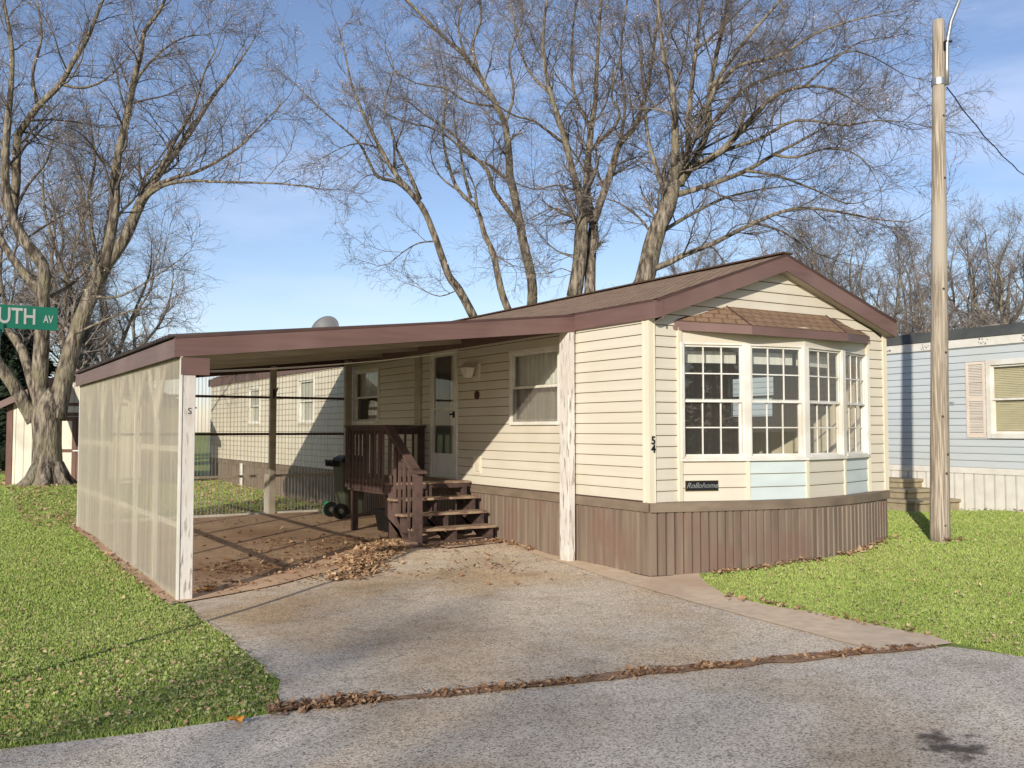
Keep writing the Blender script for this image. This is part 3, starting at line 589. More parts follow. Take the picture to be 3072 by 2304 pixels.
for s in (0, 1):   # gable fascia
    x0 = -ov if s == 0 else W+ov
    mb = MB(); P = lambda x, y, z: (x, y, z)
    mb.add([P(x0, Y0-.02, zt_-th), P(xr, Y0-.02, zr-th), P(xr, Y0-.02, zr+.005), P(x0, Y0-.02, zt_+.005), P(x0, Y0, zt_-th), P(xr, Y0, zr-th), P(xr, Y0, zr+.005), P(x0, Y0, zt_+.005)],
           [(0,1,2,3),(7,6,5,4),(0,4,5,1),(3,2,6,7),(0,3,7,4),(1,5,6,2)]); mb.build('gable_fascia', M['brown'], home)
    mb = MB(); t = -1 if s == 0 else 1
    mb.add([P(x0, Y0-.026, zt_-.012), P(xr, Y0-.026, zr-.012), P(xr, Y0-.026, zr+.018), P(x0, Y0-.026, zt_+.018), P(x0, Y0-.02, zt_-.012), P(xr, Y0-.02, zr-.012), P(xr, Y0-.02, zr+.018), P(x0, Y0-.02, zt_+.018)],
           [(0,1,2,3),(0,4,5,1),(3,2,6,7),(0,3,7,4)]); mb.build('drip_edge', M['darkbrown'], home)
for x0, nm in ((-ov-.02, 0), (W+ov, 1)):
    mb = MB(); mb.box((x0, Y0-.018, zt_-th), (x0+.02, Y1, zt_+.004)); mb.build('eave_fascia', M['brown'], home)
mb = MB(); mb.box((-ov-.026, Y0+.0, zt_-.008), (-ov-.02, 1.38, zt_+.012)); mb.build('drip_edge', M['darkbrown'], home)
mb = MB(); mb.add([(-ov, Y0, zt_-th+.01), (xr, Y0, zr-th+.01), (W+ov, Y0, zt_-th+.01), (-ov, .0, zt_-th+.01), (xr, .0, zr-th+.01), (W+ov, .0, zt_-th+.01)], [(0, 1, 4, 3), (1, 2, 5, 4)]); mb.build('soffit', M['greytrim'], home)
# crooked strip where the fascias meet
mb = MB(); mb.bar((.045, -.178, 3.14), (.052, -.178, 2.93), .022, .008, up=(0, 1, 0)); mb.build('fascia_joint', M['brown'], home)
# the room behind the bay
mb = MB(); mb.quad((.03, -.0, .93), (W-.03, 0, .93), (W-.03, LEN-.1, .93), (.03, LEN-.1, .93)); mb.add([(x, y+.03, .93) for x, y in bayP], [(0, 1, 2, 3, 4)]); mb.build('floor', M['carpet'], home)
mb = MB(); mb.quad((.03, -.6, 2.9), (W-.03, -.6, 2.9), (W-.03, LEN-.1, 2.9), (.03, LEN-.1, 2.9))
mb = MB(); mb.quad((.03, .02, 2.9), (W-.03, .02, 2.9), (W-.03, LEN-.1, 2.9), (.03, LEN-.1, 2.9)); mb.add([(x, y+.03, 2.88) for x, y in bayP], [(0, 1, 2, 3, 4)]); mb.build('ceiling', M['inwall'], home)
def inner(x, holes):
    mb = MB(); cuts = sorted({.02, LEN-.1}|{v for h in holes for v in h[:2]})
    for a, b in zip(cuts[:-1], cuts[1:]):
        hz = [h for h in holes if h[0]-1e-6 <= a and b <= h[1]+1e-6]
        if hz:
            mb.quad((x, a, .93), (x, b, .93), (x, b, hz[0][2]), (x, a, hz[0][2])); mb.quad((x, a, hz[0][3]), (x, b, hz[0][3]), (x, b, 2.9), (x, a, 2.9))
        else: mb.quad((x, a, .93), (x, b, .93), (x, b, 2.9), (x, a, 2.9))
    return mb
inner(.075, [WA, WB, (4.6, 5.45, .93, 2.9), WC, WD]).build('inner_wall', M['panelwall'], home); inner(W-.07, [RW]).build('inner_wall', M['panelwall'], home)
mb = MB(); mb.quad((.07, 4.2, .93), (W-.07, 4.2, .93), (W-.07, 4.2, 2.9), (.07, 4.2, 2.9)); mb.quad((.07, 6.2, .93), (W-.07, 6.2, .93), (W-.07, 6.2, 2.9), (.07, 6.2, 2.9)); mb.quad((1.4, 4.2, .93), (1.4, 6.2, .93), (1.4, 6.2, 2.9), (1.4, 4.2, 2.9)); mb.build('partition', M['inwall'], home)
for a_, b_ in ((.07, .43), (3.76, W-.07)):
    mb = MB(); mb.box((a_, .02, .94), (b_, .03, 2.9)); mb.build('inner_wall', M['inwall'], home)
for k in range(3):
    a = np.array([*bayP[k], 0.]); b = np.array([*bayP[k+1], 0.]); l = np.linalg.norm(b-a); u = (b-a)/l; n = np.array([u[1], -u[0], 0])
    mb = MB(); mb.obox(a, u, n, (.12, -.2, 2.47), (l-.04, -.19, 2.61)); mb.build('valance', M['curtain'], home)
mb = MB(); 
for k in range(22): y = 1.8+k*.057; mb.box((.12+.015*(k % 2), y, 1.72), (.135+.015*(k % 2), y+.057, 2.8))
mb.build('curtain', M['curtain'], home)
for q in (((.12, 7.55, 2.3), (.13, 8.85, 2.85)), ((.056, 10.98, 1.7), (.062, 12.1, 2.85)), ((.056, 14.85, 1.7), (.062, 15.95, 2.85))):
    mb = MB(); mb.box(*q); mb.build('curtain', M['curtain'], home)
mb = MB(); mb.tube([(-.06, 16.3, .1), (-.06, 16.3, .8)], .045, 10); mb.box((-.02, 16.28, .5), (.0, 16.32, .54)); mb.build('drain_pipe', M['white'], home)
# ------------------------------------------------------------------ carport
XW, YF, YB = -4.83, 1.42, 8.87
cp = thing('carport', (-2.4, 5, 0), 'attached carport with brown front beam, corrugated lean-to roof and translucent side panels', 'carport')
zc = lambda x: 3.115+(x+.03)*.1085                              # top of the lean-to roof
XE = -4.9
mb = MB(); x0, x1 = XE, -.045
mb.add([(x0, YF-.03, zc(x0)-.19), (x1, YF-.03, zc(x1)-.2), (x1, YF-.03, zc(x1)+.005), (x0, YF-.03, zc(x0)+.005), (x0, YF, zc(x0)-.19), (x1, YF, zc(x1)-.2), (x1, YF, zc(x1)+.005), (x0, YF, zc(x0)+.005)], [(0,1,2,3),(7,6,5,4),(0,4,5,1),(3,2,6,7),(0,3,7,4),(1,5,6,2)]); mb.build('front_fascia', M['brown'], cp)
mb = MB(); mb.box((XE-.002, YF-.025, zc(XE)-.19), (XE+.02, YB+.12, zc(XE)-.008)); mb.build('side_fascia', M['brown'], cp)
mb = MB(); mb.box((XE+.02, YB+.09, zc(XE)-.19), (XE+.03, YB+.12, zc(XE))); mb.build('side_fascia_end', M['brown'], cp)
mb = MB(); mb.add([(XE, YF-.036, zc(XE)-.006), (x1, YF-.036, zc(x1)-.006), (x1, YF-.036, zc(x1)+.02), (XE, YF-.036, zc(XE)+.02), (XE, YF+.03, zc(XE)+.02), (x1, YF+.03, zc(x1)+.02)], [(0,1,2,3),(3,2,5,4)]); mb.build('drip_edge', M['darkbrown'], cp)
mb = MB(); mb.box((XW-.008, YF-.034, 2.225), (XW+.27, YF+.01, zc(XE)-.1905)); mb.build('corner_bracket', M['brown'], cp)
# corrugated roof: ribs run down the slope
mb = MB(); ys = []; y = YF
while y < YB+.1: ys += [(y, 0), (y+.04, 0), (y+.05, .03), (y+.1, .03), (y+.11, 0)]; y += .15
for zoff, m_, nm in ((.0, 'corrtop', 'roof_sheet'), (-.045, 'roofund', 'roof_underside')):
    mb = MB(); vs = []
    for (y, h) in ys: vs += [(XE-.04 if zoff == 0 else XE+.02, y, zc(XE)+h+zoff+(.012 if zoff == 0 else 0)), (-.03, y, zc(-.03)+h+zoff+(-.02 if zoff == 0 else 0))]
    mb.add(vs, [(2*k, 2*k+1, 2*k+3, 2*k+2) for k in range(len(ys)-1)]); mb.build(nm, M[m_], cp)
for y in (2.9, 4.4, 5.9, 7.4):
    mb = MB(); mb.bar((XW, y, zc(XW)-.085), (-.03, y, zc(-.03)-.085), .04, .07); mb.build('roof_purlin', M['roofund'], cp)
def post(x, y, z1, w=.12, m='post', d=.09, nm='post'):
    z0 = h1(x, y)-.03; mb = MB(); mb.box((x-w/2, y-d/2, z0), (x+w/2, y+d/2, z1)); return mb.build(nm, M[m], cp, bevel=.006)
post(XW+.075, YF+.03, 2.23, w=.13, d=.1); post(-.095, 1.5, 2.93, w=.1, d=.2)
mb = MB(); mb.box((XW-.012, YF-.03, h1(XW, YF)-.02), (XW+.008, YF+.02, zc(XW)-.19)); mb.build('corner_strip', M['white'], cp)
mb = MB(); mb.box((XW-.015, YB-.0, h1(XW, YB)-.02), (XW+.01, YB+.05, 2.42)); mb.build('corner_strip', M['white'], cp)
# mark on the front post
text('S', .09, (XW+.085, YF-.022, 1.86), (1, 0, 0), (0, -1, 0), M['black'], 'chalk_mark', cp, depth=.001)
# left wall: ribbed fibreglass over studs with Y braces
ztop = zc(XW)-.15
mb = MB(); k = np.arange(YF, YB+.02, .0159); vs = []
for q, y in enumerate(k): off = .007*math.cos(q*math.pi/2); vs += [(XW-.012+off, y, h1(XW, y)+.03), (XW-.012+off, y, ztop)]
mb.add(vs, [(2*q, 2*q+1, 2*q+3, 2*q+2) for q in range(len(k)-1)]); mb.build('side_panel', M['fibre'], cp, smooth=True)
for y in (2.65, 3.85, 5.2, 6.45, 7.77):
    mb = MB(); mb.box((XW+.002, y-.035, h1(XW, y)), (XW+.04, y+.035, ztop)); mb.build('stud', M['white'], cp)
    mb = MB()
    for s in (-1, 1): mb.bar((XW+.014, y+s*.036, 1.82), (XW+.014, y+s*.5, ztop-.02), .06, .02, up=(1, 0, 0))
    mb.build('brace', M['white'], cp)
for z in (.71, 1.48):
    mb = MB(); mb.box((XW+.041, YF+.08, z-.03), (XW+.07, YB-.04, z+.03)); mb.build('rail', M['white'], cp)
mb = MB(); mb.box((XW+.0, YF+.08, ztop-.07), (XW+.0+.04, YB, ztop+.0)); mb.build('top_plate', M['greytrim'], cp)
mb = MB(); mb.box((XW+.0, YF+.08, h1(XW, 4)-.01), (XW+.05, YB, h1(XW, 4)+.05)); mb.build('bottom_plate', M['greytrim'], cp)
# back wall: clear ribbed panel in a frame
mb = MB(); k = np.arange(XW+.02, -.12, .0159); vs = []
for q, x in enumerate(k): off = .006*math.cos(q*math.pi/2); vs += [(x, YB+.03+off, .16), (x, YB+.03+off, zc(x)-.15)]
mb.add(vs, [(2*q, 2*q+2, 2*q+3, 2*q+1) for q in range(len(k)-1)]); mb.build('back_panel', M['clearfibre'], cp, smooth=True)
mb = MB(); mb.box((-1.64, YB-.09, .1), (-1.53, YB-.0, zc(-1.6)-.1)); mb.build('post', M['greytrim'], cp, bevel=.004)
mb = MB(); mb.box((-.19, YB-.1, .1), (-.06, YB+.0, zc(-.1)-.1)); mb.build('post', M['greytrim'], cp, bevel=.004)
mb = MB(); mb.box((-1.9, YB-.06, .1), (-1.641, YB-.02, .72)); mb = MB(); mb.box((-1.72, YB-.05, .12), (-1.645, YB-.01, .86)); mb.build('short_post', M['white'], cp)
for z, m_ in ((2.27, 'darkbrown'), (1.595, 'darkbrown'), (.83, 'greytrim')):
    mb = MB(); mb.box((XW+.05, YB-.03, z-.022), (-1.641, YB+.01, z+.022)); mb.box((-1.529, YB-.03, z-.022), (-.191, YB+.01, z+.022)); mb.build('rail', M[m_], cp)
mb = MB(); mb.box((XW+.05, YB-.045, .1), (-1.645, YB+.02, .165)); mb.box((-1.53, YB-.045, .11), (-.19, YB+.02, .17)); mb.build('bottom_plate', M['white'], cp)
mb = MB(); mb.add([(XW, YB-.03, zc(XW)-.2), (-.05, YB-.03, zc(-.05)-.2), (-.05, YB-.03, zc(-.05)-.06), (XW, YB-.03, zc(XW)-.06), (XW, YB+.01, zc(XW)-.2), (-.05, YB+.01, zc(-.05)-.2), (-.05, YB+.01, zc(-.05)-.06), (XW, YB+.01, zc(XW)-.06)], [(0,1,2,3),(7,6,5,4),(0,4,5,1),(3,2,6,7)]); mb.build('top_plate', M['darkbrown'], cp)
mb = MB(); mb.tube([(-1.585, YB-.1, 2.33), (-1.585, YB-.16, 2.31), (-1.56, YB-.17, 2.38), (-1.53, YB-.16, 2.45)], .012, 6); mb.tube([(-1.585, YB-.1, 2.42), (-1.59, YB-.12, 2.25)], .016, 6); mb.build('hook', M['black'], cp)
# clothes lines under the roof
for k, (a, b, lab) in enumerate((((-4.55, 1.62, 2.28), (-.15, 3.6, 2.86), 'white rope clothes line under the carport roof, the one nearest the front beam'), ((-4.6, 2.4, 2.3), (-.1, 5.4, 2.9), 'white rope clothes line under the carport roof, the one farther back'))):
    mb = MB(); a = np.array(a); b = np.array(b); mb.tube([a+(b-a)*t-np.array([0, 0, .05*4*t*(1-t)]) for t in np.linspace(0, 1, 12)], .0045, 5); tag(mb.build('clothes_line', M['white']), lab, 'rope', 'clothes lines under the carport roof')
# ------------------------------------------------------------------ porch steps
ps = thing('porch_steps', (-.7, 4.6, .1), 'dark brown wooden porch steps with a railed landing at the storm door', 'steps')
XS0, XS1, YL, YP = -1.36, -.1, 4.08, 5.72
mb = MB()
for k in range(12): mb.box((XS0, YL-.0+k*.1375, .885), (XS1+.05, YL+k*.1375+.131, .915))
mb.build('landing_boards', M['tread'], ps)
mb = MB(); mb.box((XS0, YL+.02, .74), (XS0+.038, YP-.02, .884)); mb.box((XS0+.038, YL+.02, .82), (XS1+.05, YL+.058, .884)); mb.box((XS0+.038, YP-.06, .74), (XS1+.05, YP-.02, .884)); mb.build('landing_rim', M['deck'], ps)
for x, y in ((XS0+.09, YL+.12), (XS0+.09, YP-.1), (XS1-.06, YL+.12), (XS1-.06, YP-.1)):
    mb = MB(); mb.box((x-.045, y-.045, h1(x, y)), (x+.045, y+.045, .74)); mb.build('leg', M['deck'], ps)
TR = [(3.25, .33), (3.51, .515), (3.765, .71), (4.02, .9)]
for k, (y, z) in enumerate(TR[:3]):
    mb = MB(); xl = XS0-(.06 if k else -.02)
    mb.box((xl, y, z-.035), (XS1, y+.14, z)); mb.box((xl, y+.146, z-.035), (XS1, y+.285, z)); mb.build('tread', M['tread'], ps, bevel=.004)
for x in (XS0+.03, (XS0+XS1)/2, XS1-.05):
    mb = MB(); zb = h1(x, 3.4)+.02
    for k, (y, z) in enumerate(TR):
        mb.box((x-.019, y+.03, max(zb, z-.26) if k else zb), (x+.019, y+.26+(.0 if k < 3 else -.1), z-.036))
    mb.add([(x-.021, 3.3, zb), (x-.021, 3.62, zb), (x-.021, 4.28, .74), (x-.021, 4.28, .45), (x+.021, 3.3, zb), (x+.021, 3.62, zb), (x+.021, 4.28, .74), (x+.021, 4.28, .45)], [(0,1,3),(1,2,3),(4,7,5),(5,7,6),(1,5,6,2),(0,3,7,4)])
    mb.build('stringer', M['deck'], ps)
mb = MB(); mb.box((XS0+.02, 3.3, h1(-.7, 3.3)), (XS1-.03, 3.34, h1(-.7, 3.3)+.06)); mb.build('toe_board', M['deck'], ps)
mb = MB(); mb.box((XS0-.14, 3.15, h1(-1.4, 3.2)), (XS0-.01, 3.42, h1(-1.4, 3.2)+.09)); mb.build('foot_block', M['tread'], ps)
xr_ = XS0+.02
mb = MB(); mb.box((xr_-.045, 3.17, h1(xr_, 3.2)), (xr_+.045, 3.26, 1.1)); mb.build('newel_post', M['deck'], ps)
mb = MB(); mb.box((xr_-.045, 3.262, .3), (xr_+.045, 3.3, 1.12)); mb.build('newel_post', M['deck'], ps)
mb = MB(); mb.bar((xr_, 3.1, 1.105), (xr_, 3.33, 1.125), .15, .035, up=(0, 0, 1)); mb.bar((xr_, 3.3, 1.14), (xr_, 4.2, 1.73), .125, .035); mb.box((xr_-.06, 4.18, 1.71), (xr_+.06, YP+.03, 1.745)); mb.build('handrail', M['deck'], ps)
mb = MB(); mb.bar((xr_-.0, 3.3, 1.06), (xr_-.0, 4.2, 1.65), .038, .08); mb.box((xr_-.019, 4.2, 1.62), (xr_+.019, YP, 1.709)); mb.build('under_rail', M['deck'], ps)
for y in np.arange(3.42, 4.1, .155):
    zt0 = 1.05+(y-3.3)*.655; zb = [z for (yy, z) in TR if yy <= y+.02][-1]
    mb = MB(); mb.box((xr_-.053, y-.015, zb), (xr_-.021, y+.015, zt0)); mb.build('baluster', M['deck'], ps)
for y in np.arange(4.3, YP, .14):
    mb = MB(); mb.box((xr_-.053, y-.015, .78), (xr_-.021, y+.015, 1.66)); mb.build('baluster', M['deck'], ps)
mb = MB(); mb.box((xr_-.045, YP-.09, .9), (xr_+.045, YP, 1.71)); mb.build('rail_post', M['deck'], ps)
mb = MB(); mb.box((-.14, YP-.09, .9), (-.05, YP, 1.71)); mb.build('rail_post', M['deck'], ps)
mb = MB(); mb.box((xr_+.07, YP-.1, 1.71), (-.03, YP+.03, 1.745)); mb.build('back_handrail', M['deck'], ps); mb = MB(); mb.box((xr_+.045, YP-.06, 1.6), (-.14, YP-.02, 1.709)); mb.build('back_under_rail', M['deck'], ps)
for x in np.arange(xr_+.14, -.18, .14):
    mb = MB(); mb.box((x-.015, YP-.018, .9), (x+.015, YP+.013, 1.7)); mb.build('baluster', M['deck'], ps)
# door mat board in front of the steps
mb = MB(); z = h1(-.7, 2.95)+.03; mb.add([(-1.1, 2.85, z), (-.15, 2.98, z), (-.1, 3.22, z), (-1.08, 3.12, z), (-1.1, 2.85, z+.016), (-.15, 2.98, z+.016), (-.1, 3.22, z+.016), (-1.08, 3.12, z+.016)], [(3,2,1,0),(4,5,6,7),(0,1,5,4),(1,2,6,5),(2,3,7,6),(3,0,4,7)])
tag(mb.build('door_mat', M['tread']), 'worn brown mat lying on the concrete in front of the lowest step', 'mat')
# ------------------------------------------------------------------ bins
bx, by = -.62, 7.5; gz = h1(bx, by)+.03
bn = thing('trash_cart', (bx, by, gz), 'grey-green wheeled trash cart with a dark lid beside the porch landing', 'trash cart')
mb = MB(); f = lambda z, s: [(bx+s*.21*a+.02, by+s*.22*b, z) for a, b in ((-1,-1),(1,-1),(1,1),(-1,1))]
mb.add(f(gz+.06, .82)+f(gz+.98, 1.12), [(3,2,1,0),(0,1,5,4),(1,2,6,5),(2,3,7,6),(3,0,4,7),(4,5,6,7)]); mb.build('cart_body', M['cart'], bn, bevel=.02)
mb = MB(); mb.add(f(gz+.985, 1.2)+f(gz+1.05, 1.0)+f(gz+1.09, .7), [(3,2,1,0),(0,1,5,4),(1,2,6,5),(2,3,7,6),(3,0,4,7),(4,5,9,8),(5,6,10,9),(6,7,11,10),(7,4,8,11),(8,9,10,11)]); mb.build('cart_lid', M['black'], bn)
mb = MB(); mb.tube([(bx-.36, by-.2, gz+1.0), (bx-.36, by+.2, gz+1.0)], .018, 8)
for k in range(5): mb.box((bx-.37, by-.2+k*.09, gz+.9), (bx-.26, by-.185+k*.09, gz+1.0))
mb.build('cart_handle', M['black'], bn)
for s in (-1, 1):
    mb = MB(); y = by+s*.22; mb.tube([(bx-.24, y-.03, gz+.13), (bx-.24, y+.03, gz+.13)], .135, 20); wh = mb.build('wheel', M['black'], bn)
    mb = MB(); mb.tube([(bx-.24, y-.034, gz+.13), (bx-.24, y+.034, gz+.13)], .05, 12); mb.build('hub', M['cart'], wh)
mb = MB(); mb.tube([(bx-.24, by-.25, gz+.13), (bx-.24, by+.25, gz+.13)], .014, 8); mb.build('axle', M['metal'], bn)
mb = MB(); x, y = -.72, 8.25; z = h1(x, y)+.03
for q in range(1): mb.add([(x+.1*math.cos(a)*(1 if k < 2 else .8), y+.1*math.sin(a), z+(0, .1, .2, .23)[k]) for k in range(4) for a in np.linspace(0, 2*math.pi, 9)[:-1]], [(k*8+j, k*8+(j+1) % 8, (k+1)*8+(j+1) % 8, (k+1)*8+j) for k in range(3) for j in range(8)]+[tuple(range(24, 32))])
gb = mb.build('green_bag', M['greenbag'], smooth=True); tag(gb, 'small bright green plastic bag on the slab behind the trash cart wheels', 'bag')
tx, ty = -.8, 5.1; z = h1(tx, ty)+.03
tb = thing('storage_tote', (tx, ty, z), 'black plastic tote pushed under the porch landing', 'tote')
mb = MB(); mb.add([(tx+s*a, ty+s*1.2*b, zz) for zz, s in ((z, .2), (z+.3, .24)) for a, b in ((-1,-1),(1,-1),(1,1),(-1,1))], [(3,2,1,0),(0,1,5,4),(1,2,6,5),(2,3,7,6),(3,0,4,7)]); mb.build('tote_body', M['black'], tb, bevel=.01)
mb = MB(); mb.box((tx-.26, ty-.31, z+.3), (tx+.26, ty+.31, z+.33)); mb.box((tx-.2, ty-.25, z+.33), (tx+.2, ty+.25, z+.345)); mb.build('tote_lid', M['black'], tb, bevel=.006)
# ------------------------------------------------------------------ satellite dish on the carport roof
dc = np.array([-1.98, 5.1, 3.165])
ds = thing('satellite_dish', tuple(dc), 'grey satellite dish with white arm standing on the carport roof', 'satellite dish')
ax = np.array([-.70, -.60, .38]); ax /= np.linalg.norm(ax); sx = np.cross(ax, [0, 0, 1]); sx /= np.linalg.norm(sx); sy = np.cross(sx, ax)
vs = [dc-ax*.07]; fs = []
for r_ in range(1, 7):
    for k in range(28):
        a = 2*math.pi*k/28; rr = r_/6; vs.append(dc+sx*.235*rr*math.cos(a)+sy*.235*rr*math.sin(a)-ax*.07*(1-rr*rr))
for k in range(28): fs.append((0, 1+k, 1+(k+1) % 28))
for r_ in range(5):
    for k in range(28): fs.append((1+r_*28+k, 1+(r_+1)*28+k, 1+(r_+1)*28+(k+1) % 28, 1+r_*28+(k+1) % 28))
o = MB().add(vs, fs).build('reflector', M['dish'], ds, smooth=True); md = o.modifiers.new('t', 'SOLIDIFY'); md.thickness = .008
text('dish', .12, dc+ax*.012+sx*-.02-ax*.05, sx*-1, ax, M['letter'], 'dish_lettering', ds, depth=.001)
mb = MB(); e = dc+ax*.33-sy*.22; mb.bar(dc-sy*.22, e, .035); mb.tube([e+sy*.02, e+sy*.07-ax*.1], .04, 10); mb.build('feed_arm', M['white'], ds)
mb = MB(); mb.tube([dc-ax*.09, dc-ax*.12-np.array([0, 0, .1]), (dc[0]+.1, dc[1]+.08, zc(dc[0])+.02)], .022, 8); mb.build('mast', M['metal'], ds)
# ------------------------------------------------------------------ light pole
px, py = 4.47, -.56; pz = h1(px, py)
lp = thing('light_pole', (px, py, pz), 'weathered wooden light pole standing on the lawn right of the bay window', 'pole')
top = np.array([4.6, -.62, 7.24]); base = np.array([px, py, pz-.1]); nseg = 24
pts = [base+(top-base)*t for t in np.linspace(0, 1, nseg)]; mb = MB(); mb.tube(pts, [.13-.055*t for t in np.linspace(0, 1, nseg)], 22, wob=.01); mb.build('pole_shaft', M['polewood'], lp, smooth=True)
rv = _R*1.0; fv = -_H
def on_pole(z, side, out=0.):
    t = (z-base[2])/(top[2]-base[2]); c = base+(top-base)*t; r_ = .13-.055*t; d = rv*math.sin(side)+fv*math.cos(side); return c+d*(r_+out), d
mb = MB(); q = [on_pole(6.38, 0)[0]*0+base+(top-base)*((6.38+dz-base[2])/(top[2]-base[2])) for dz in (-.045, .045)]; mb.tube(q, .094, 20); mb.build('clamp_band', M['metal'], lp)
a0 = on_pole(6.32, .7, .03)[0]; a1 = on_pole(6.9, .95, .03)[0]
arm = [a0, a0+(a1-a0)*.5+rv*.0, a1, a1+np.array([0, 0, .3])+rv*.06, a1+np.array([0, 0, .65])+rv*.2, a1+np.array([0, 0, .95])+rv*.5, a1+np.array([0, 0, 1.1])+rv*.95]
mb = MB(); mb.tube(arm, .027, 10); mb.build('lamp_arm', M['metal'], lp, smooth=True)
mb = MB(); e = arm[-1]; mb.tube([e, e+rv*.12, e+rv*.3, e+rv*.55, e+rv*.66], [.04, .08, .12, .1, .02], 12); mb.build('lamp_head', M['dish'], lp, smooth=True)
mb = MB(); c, d = on_pole(6.92, .6, .01); mb.bar(c, c+rv*.1, .03, .02); mb.bar(c-np.array([0, 0, .0]), c-np.array([0, 0, .12]), .03, .03); mb.build('arm_bracket', M['black'], lp)
for z, sd in ((2.02, .75),):
    c, d = on_pole(z, sd, .008); mb = MB(); mb.bar(c-rv*.03, c+rv*.06, .02, .05); mb.build('strap', M['metal'], lp)
mb = MB()
for z, sd in ((.42, .1), (5.9, .35), (5.05, .45), (3.55, .1), (2.7, .35), (1.85, -.1), (1.35, .5), (1.1, .3)):
    c, d = on_pole(z, sd, -.004); mb.tube([c, c+d*.01], .017 if z > .5 else .014, 10)
mb.build('knots', M['deck'], lp)
# service wire
wa = on_pole(6.3, 1.2, .02)[0]; wb = at(2290, 420, 19); mb = MB(); P_ = [wa+(wb-wa)*t-np.array([0, 0, .55*4*t*(1-t)*.5]) for t in np.linspace(0, 1, 22)]
mb.tube([p+np.array([0, 0, .015*math.sin(i*2.1)]) for i, p in enumerate(P_)], .009, 6); tag(mb.build('overhead_wire', M['black']), 'thin black wire running down to the right from the light pole', 'wire')
# ------------------------------------------------------------------ street sign
gx_, gy_ = -6.584, -1.226
sg = thing('street_sign', (gx_, gy_, h1(gx_, gy_)), 'green street name sign lettered in white ending in UTH AV', 'sign')
ud = np.array([.998, -.02, 0]); ud = (np.array([-6.24, -1.46, 0])-np.array([-6.56, -1.25, 0])); ud /= np.linalg.norm(ud); ud = np.array([.93, .02, 0.])/np.linalg.norm([.93, .02]); nd = np.array([ud[1], -ud[0], 0])
mb = MB(); mb.tube([(gx_, gy_, h1(gx_, gy_)-.1), (gx_, gy_, 2.35)], .028, 10); mb.build('sign_post', M['metal'], sg)
zc_ = 2.43; o0 = np.array([gx_, gy_, 0])
sgn = MB(); sgn.obox(o0, ud, nd, (-.60, -.004, zc_-.08), (.368, .004, zc_+.077)); pl = sgn.build('sign_plate', M['green'], sg, bevel=.003)
for t_, sz, x, z, b_, wd in (('SOUTH', .148, .05, .0, .0025, .365), ('AV', .072, .309, -.008, .0012, .062)):
    text(t_, sz, o0+ud*x+nd*.006+np.array([0, 0, zc_+z]), ud, nd, M['letter'], 'lettering', pl, depth=.001, bold=b_, width=wd)
mb = MB(); mb.obox(o0, ud, nd, (-.05, .007, zc_-.10), (.045, .02, zc_-.05)); mb.obox(o0, ud, nd, (-.05, -.02, zc_-.10), (.045, -.007, zc_-.05)); mb.tube([(gx_, gy_, 2.3), (gx_, gy_, zc_-.087)], .036, 10); mb.build('sign_clamp', M['green'], sg, bevel=.003)
# ------------------------------------------------------------------ blue mobile home
hd = R(3.5); BU = np.array([-math.sin(hd), -math.cos(hd), 0]); BU = -BU; BN = np.array([-math.cos(hd), math.sin(hd), 0]); BO = np.array([9.29, 2.30, 0])-BU*0
bh = thing('mobile_home', (9.29, 2.3, 0), 'pale blue sided mobile home with a white skirt behind the light pole', 'mobile home')
u0, u1 = -6, 13; DW = 4.2
BWn = (-2.4, -.63, 1.52, 2.92)
mb = MB(); siding(mb, BO, BU, BN, u0, u1, .99, 3.2, [BWn], course=.1285, dep=.013); mb.build('side_wall', M['blue'], bh, m2=M['lapshadeb'])
mb = MB()
for uu in (u0, u1):
    a = BO+BU*uu; b = a-BN*DW; z = np.array([0, 0, 1.]); mb.quad(a+z*.1, b+z*.1, b+z*3.3, a+z*3.3)
a = BO-BN*DW+BU*u0; b = BO-BN*DW+BU*u1; mb.quad(a+z*.1, b+z*.1, b+z*3.3, a+z*3.3); mb.build('end_wall', M['blue'], bh)
mb = MB(); mb.obox(BO, BU, BN, (u0-.02, -.02, 3.192), (u1+.02, .04, 3.348)); fs_ = mb.build('fascia_board', M['bluewhite'], bh)
mb = MB(); random.seed(3)
for c_ in (-1.4, -.6, .2, .65, 1.5, -2.1):
    for k in range(9):
        x = c_+random.uniform(-.1, .1); zz = 3.27+random.uniform(-.05, .05); s = random.uniform(.006, .016); mb.obox(BO, BU, BN, (x-s, .0405, zz-s), (x+s, .0415, zz+s*random.uniform(.6, 1.5)))
mb.build('stain_marks', M['stain'], fs_)
mb = MB(); A = BO+BN*.06; zt2 = 3.36
c = [A+BU*(u0-.05), A+BU*(u1+.05), A+BU*(u1+.05)-BN*(DW/2+.06), A+BU*(u0-.05)-BN*(DW/2+.06), A+BU*(u1+.05)-BN*(DW+.12), A+BU*(u0-.05)-BN*(DW+.12)]
def up(p, z): return (p[0], p[1], z)
A2 = A-BN*.28
mb.quad(up(c[0], zt2-.01), up(c[1], zt2-.01), up(A2+BU*(u1+.05), 3.57), up(A2+BU*(u0-.05), 3.57)); mb.quad(up(A2+BU*(u0-.05), 3.57), up(A2+BU*(u1+.05), 3.57), up(c[2], 3.74), up(c[3], 3.74)); mb.quad(up(c[3], 3.74), up(c[2], 3.74), up(c[4], 3.34), up(c[5], 3.34))
mb.add([up(c[0], zt2-.01), up(A2+BU*(u0-.05), 3.57), up(c[3], 3.74), up(c[5], 3.34)], [(0, 1, 2, 3)]); mb.build('roof', M['blueroof'], bh)
mb = MB(); mb.obox(BO, BU, BN, (u0, -.02, .874), (u1, .03, .985)); mb.build('skirting_trim', M['bluewhite'], bh, bevel=.006)
mb = MB(); random.seed(5)
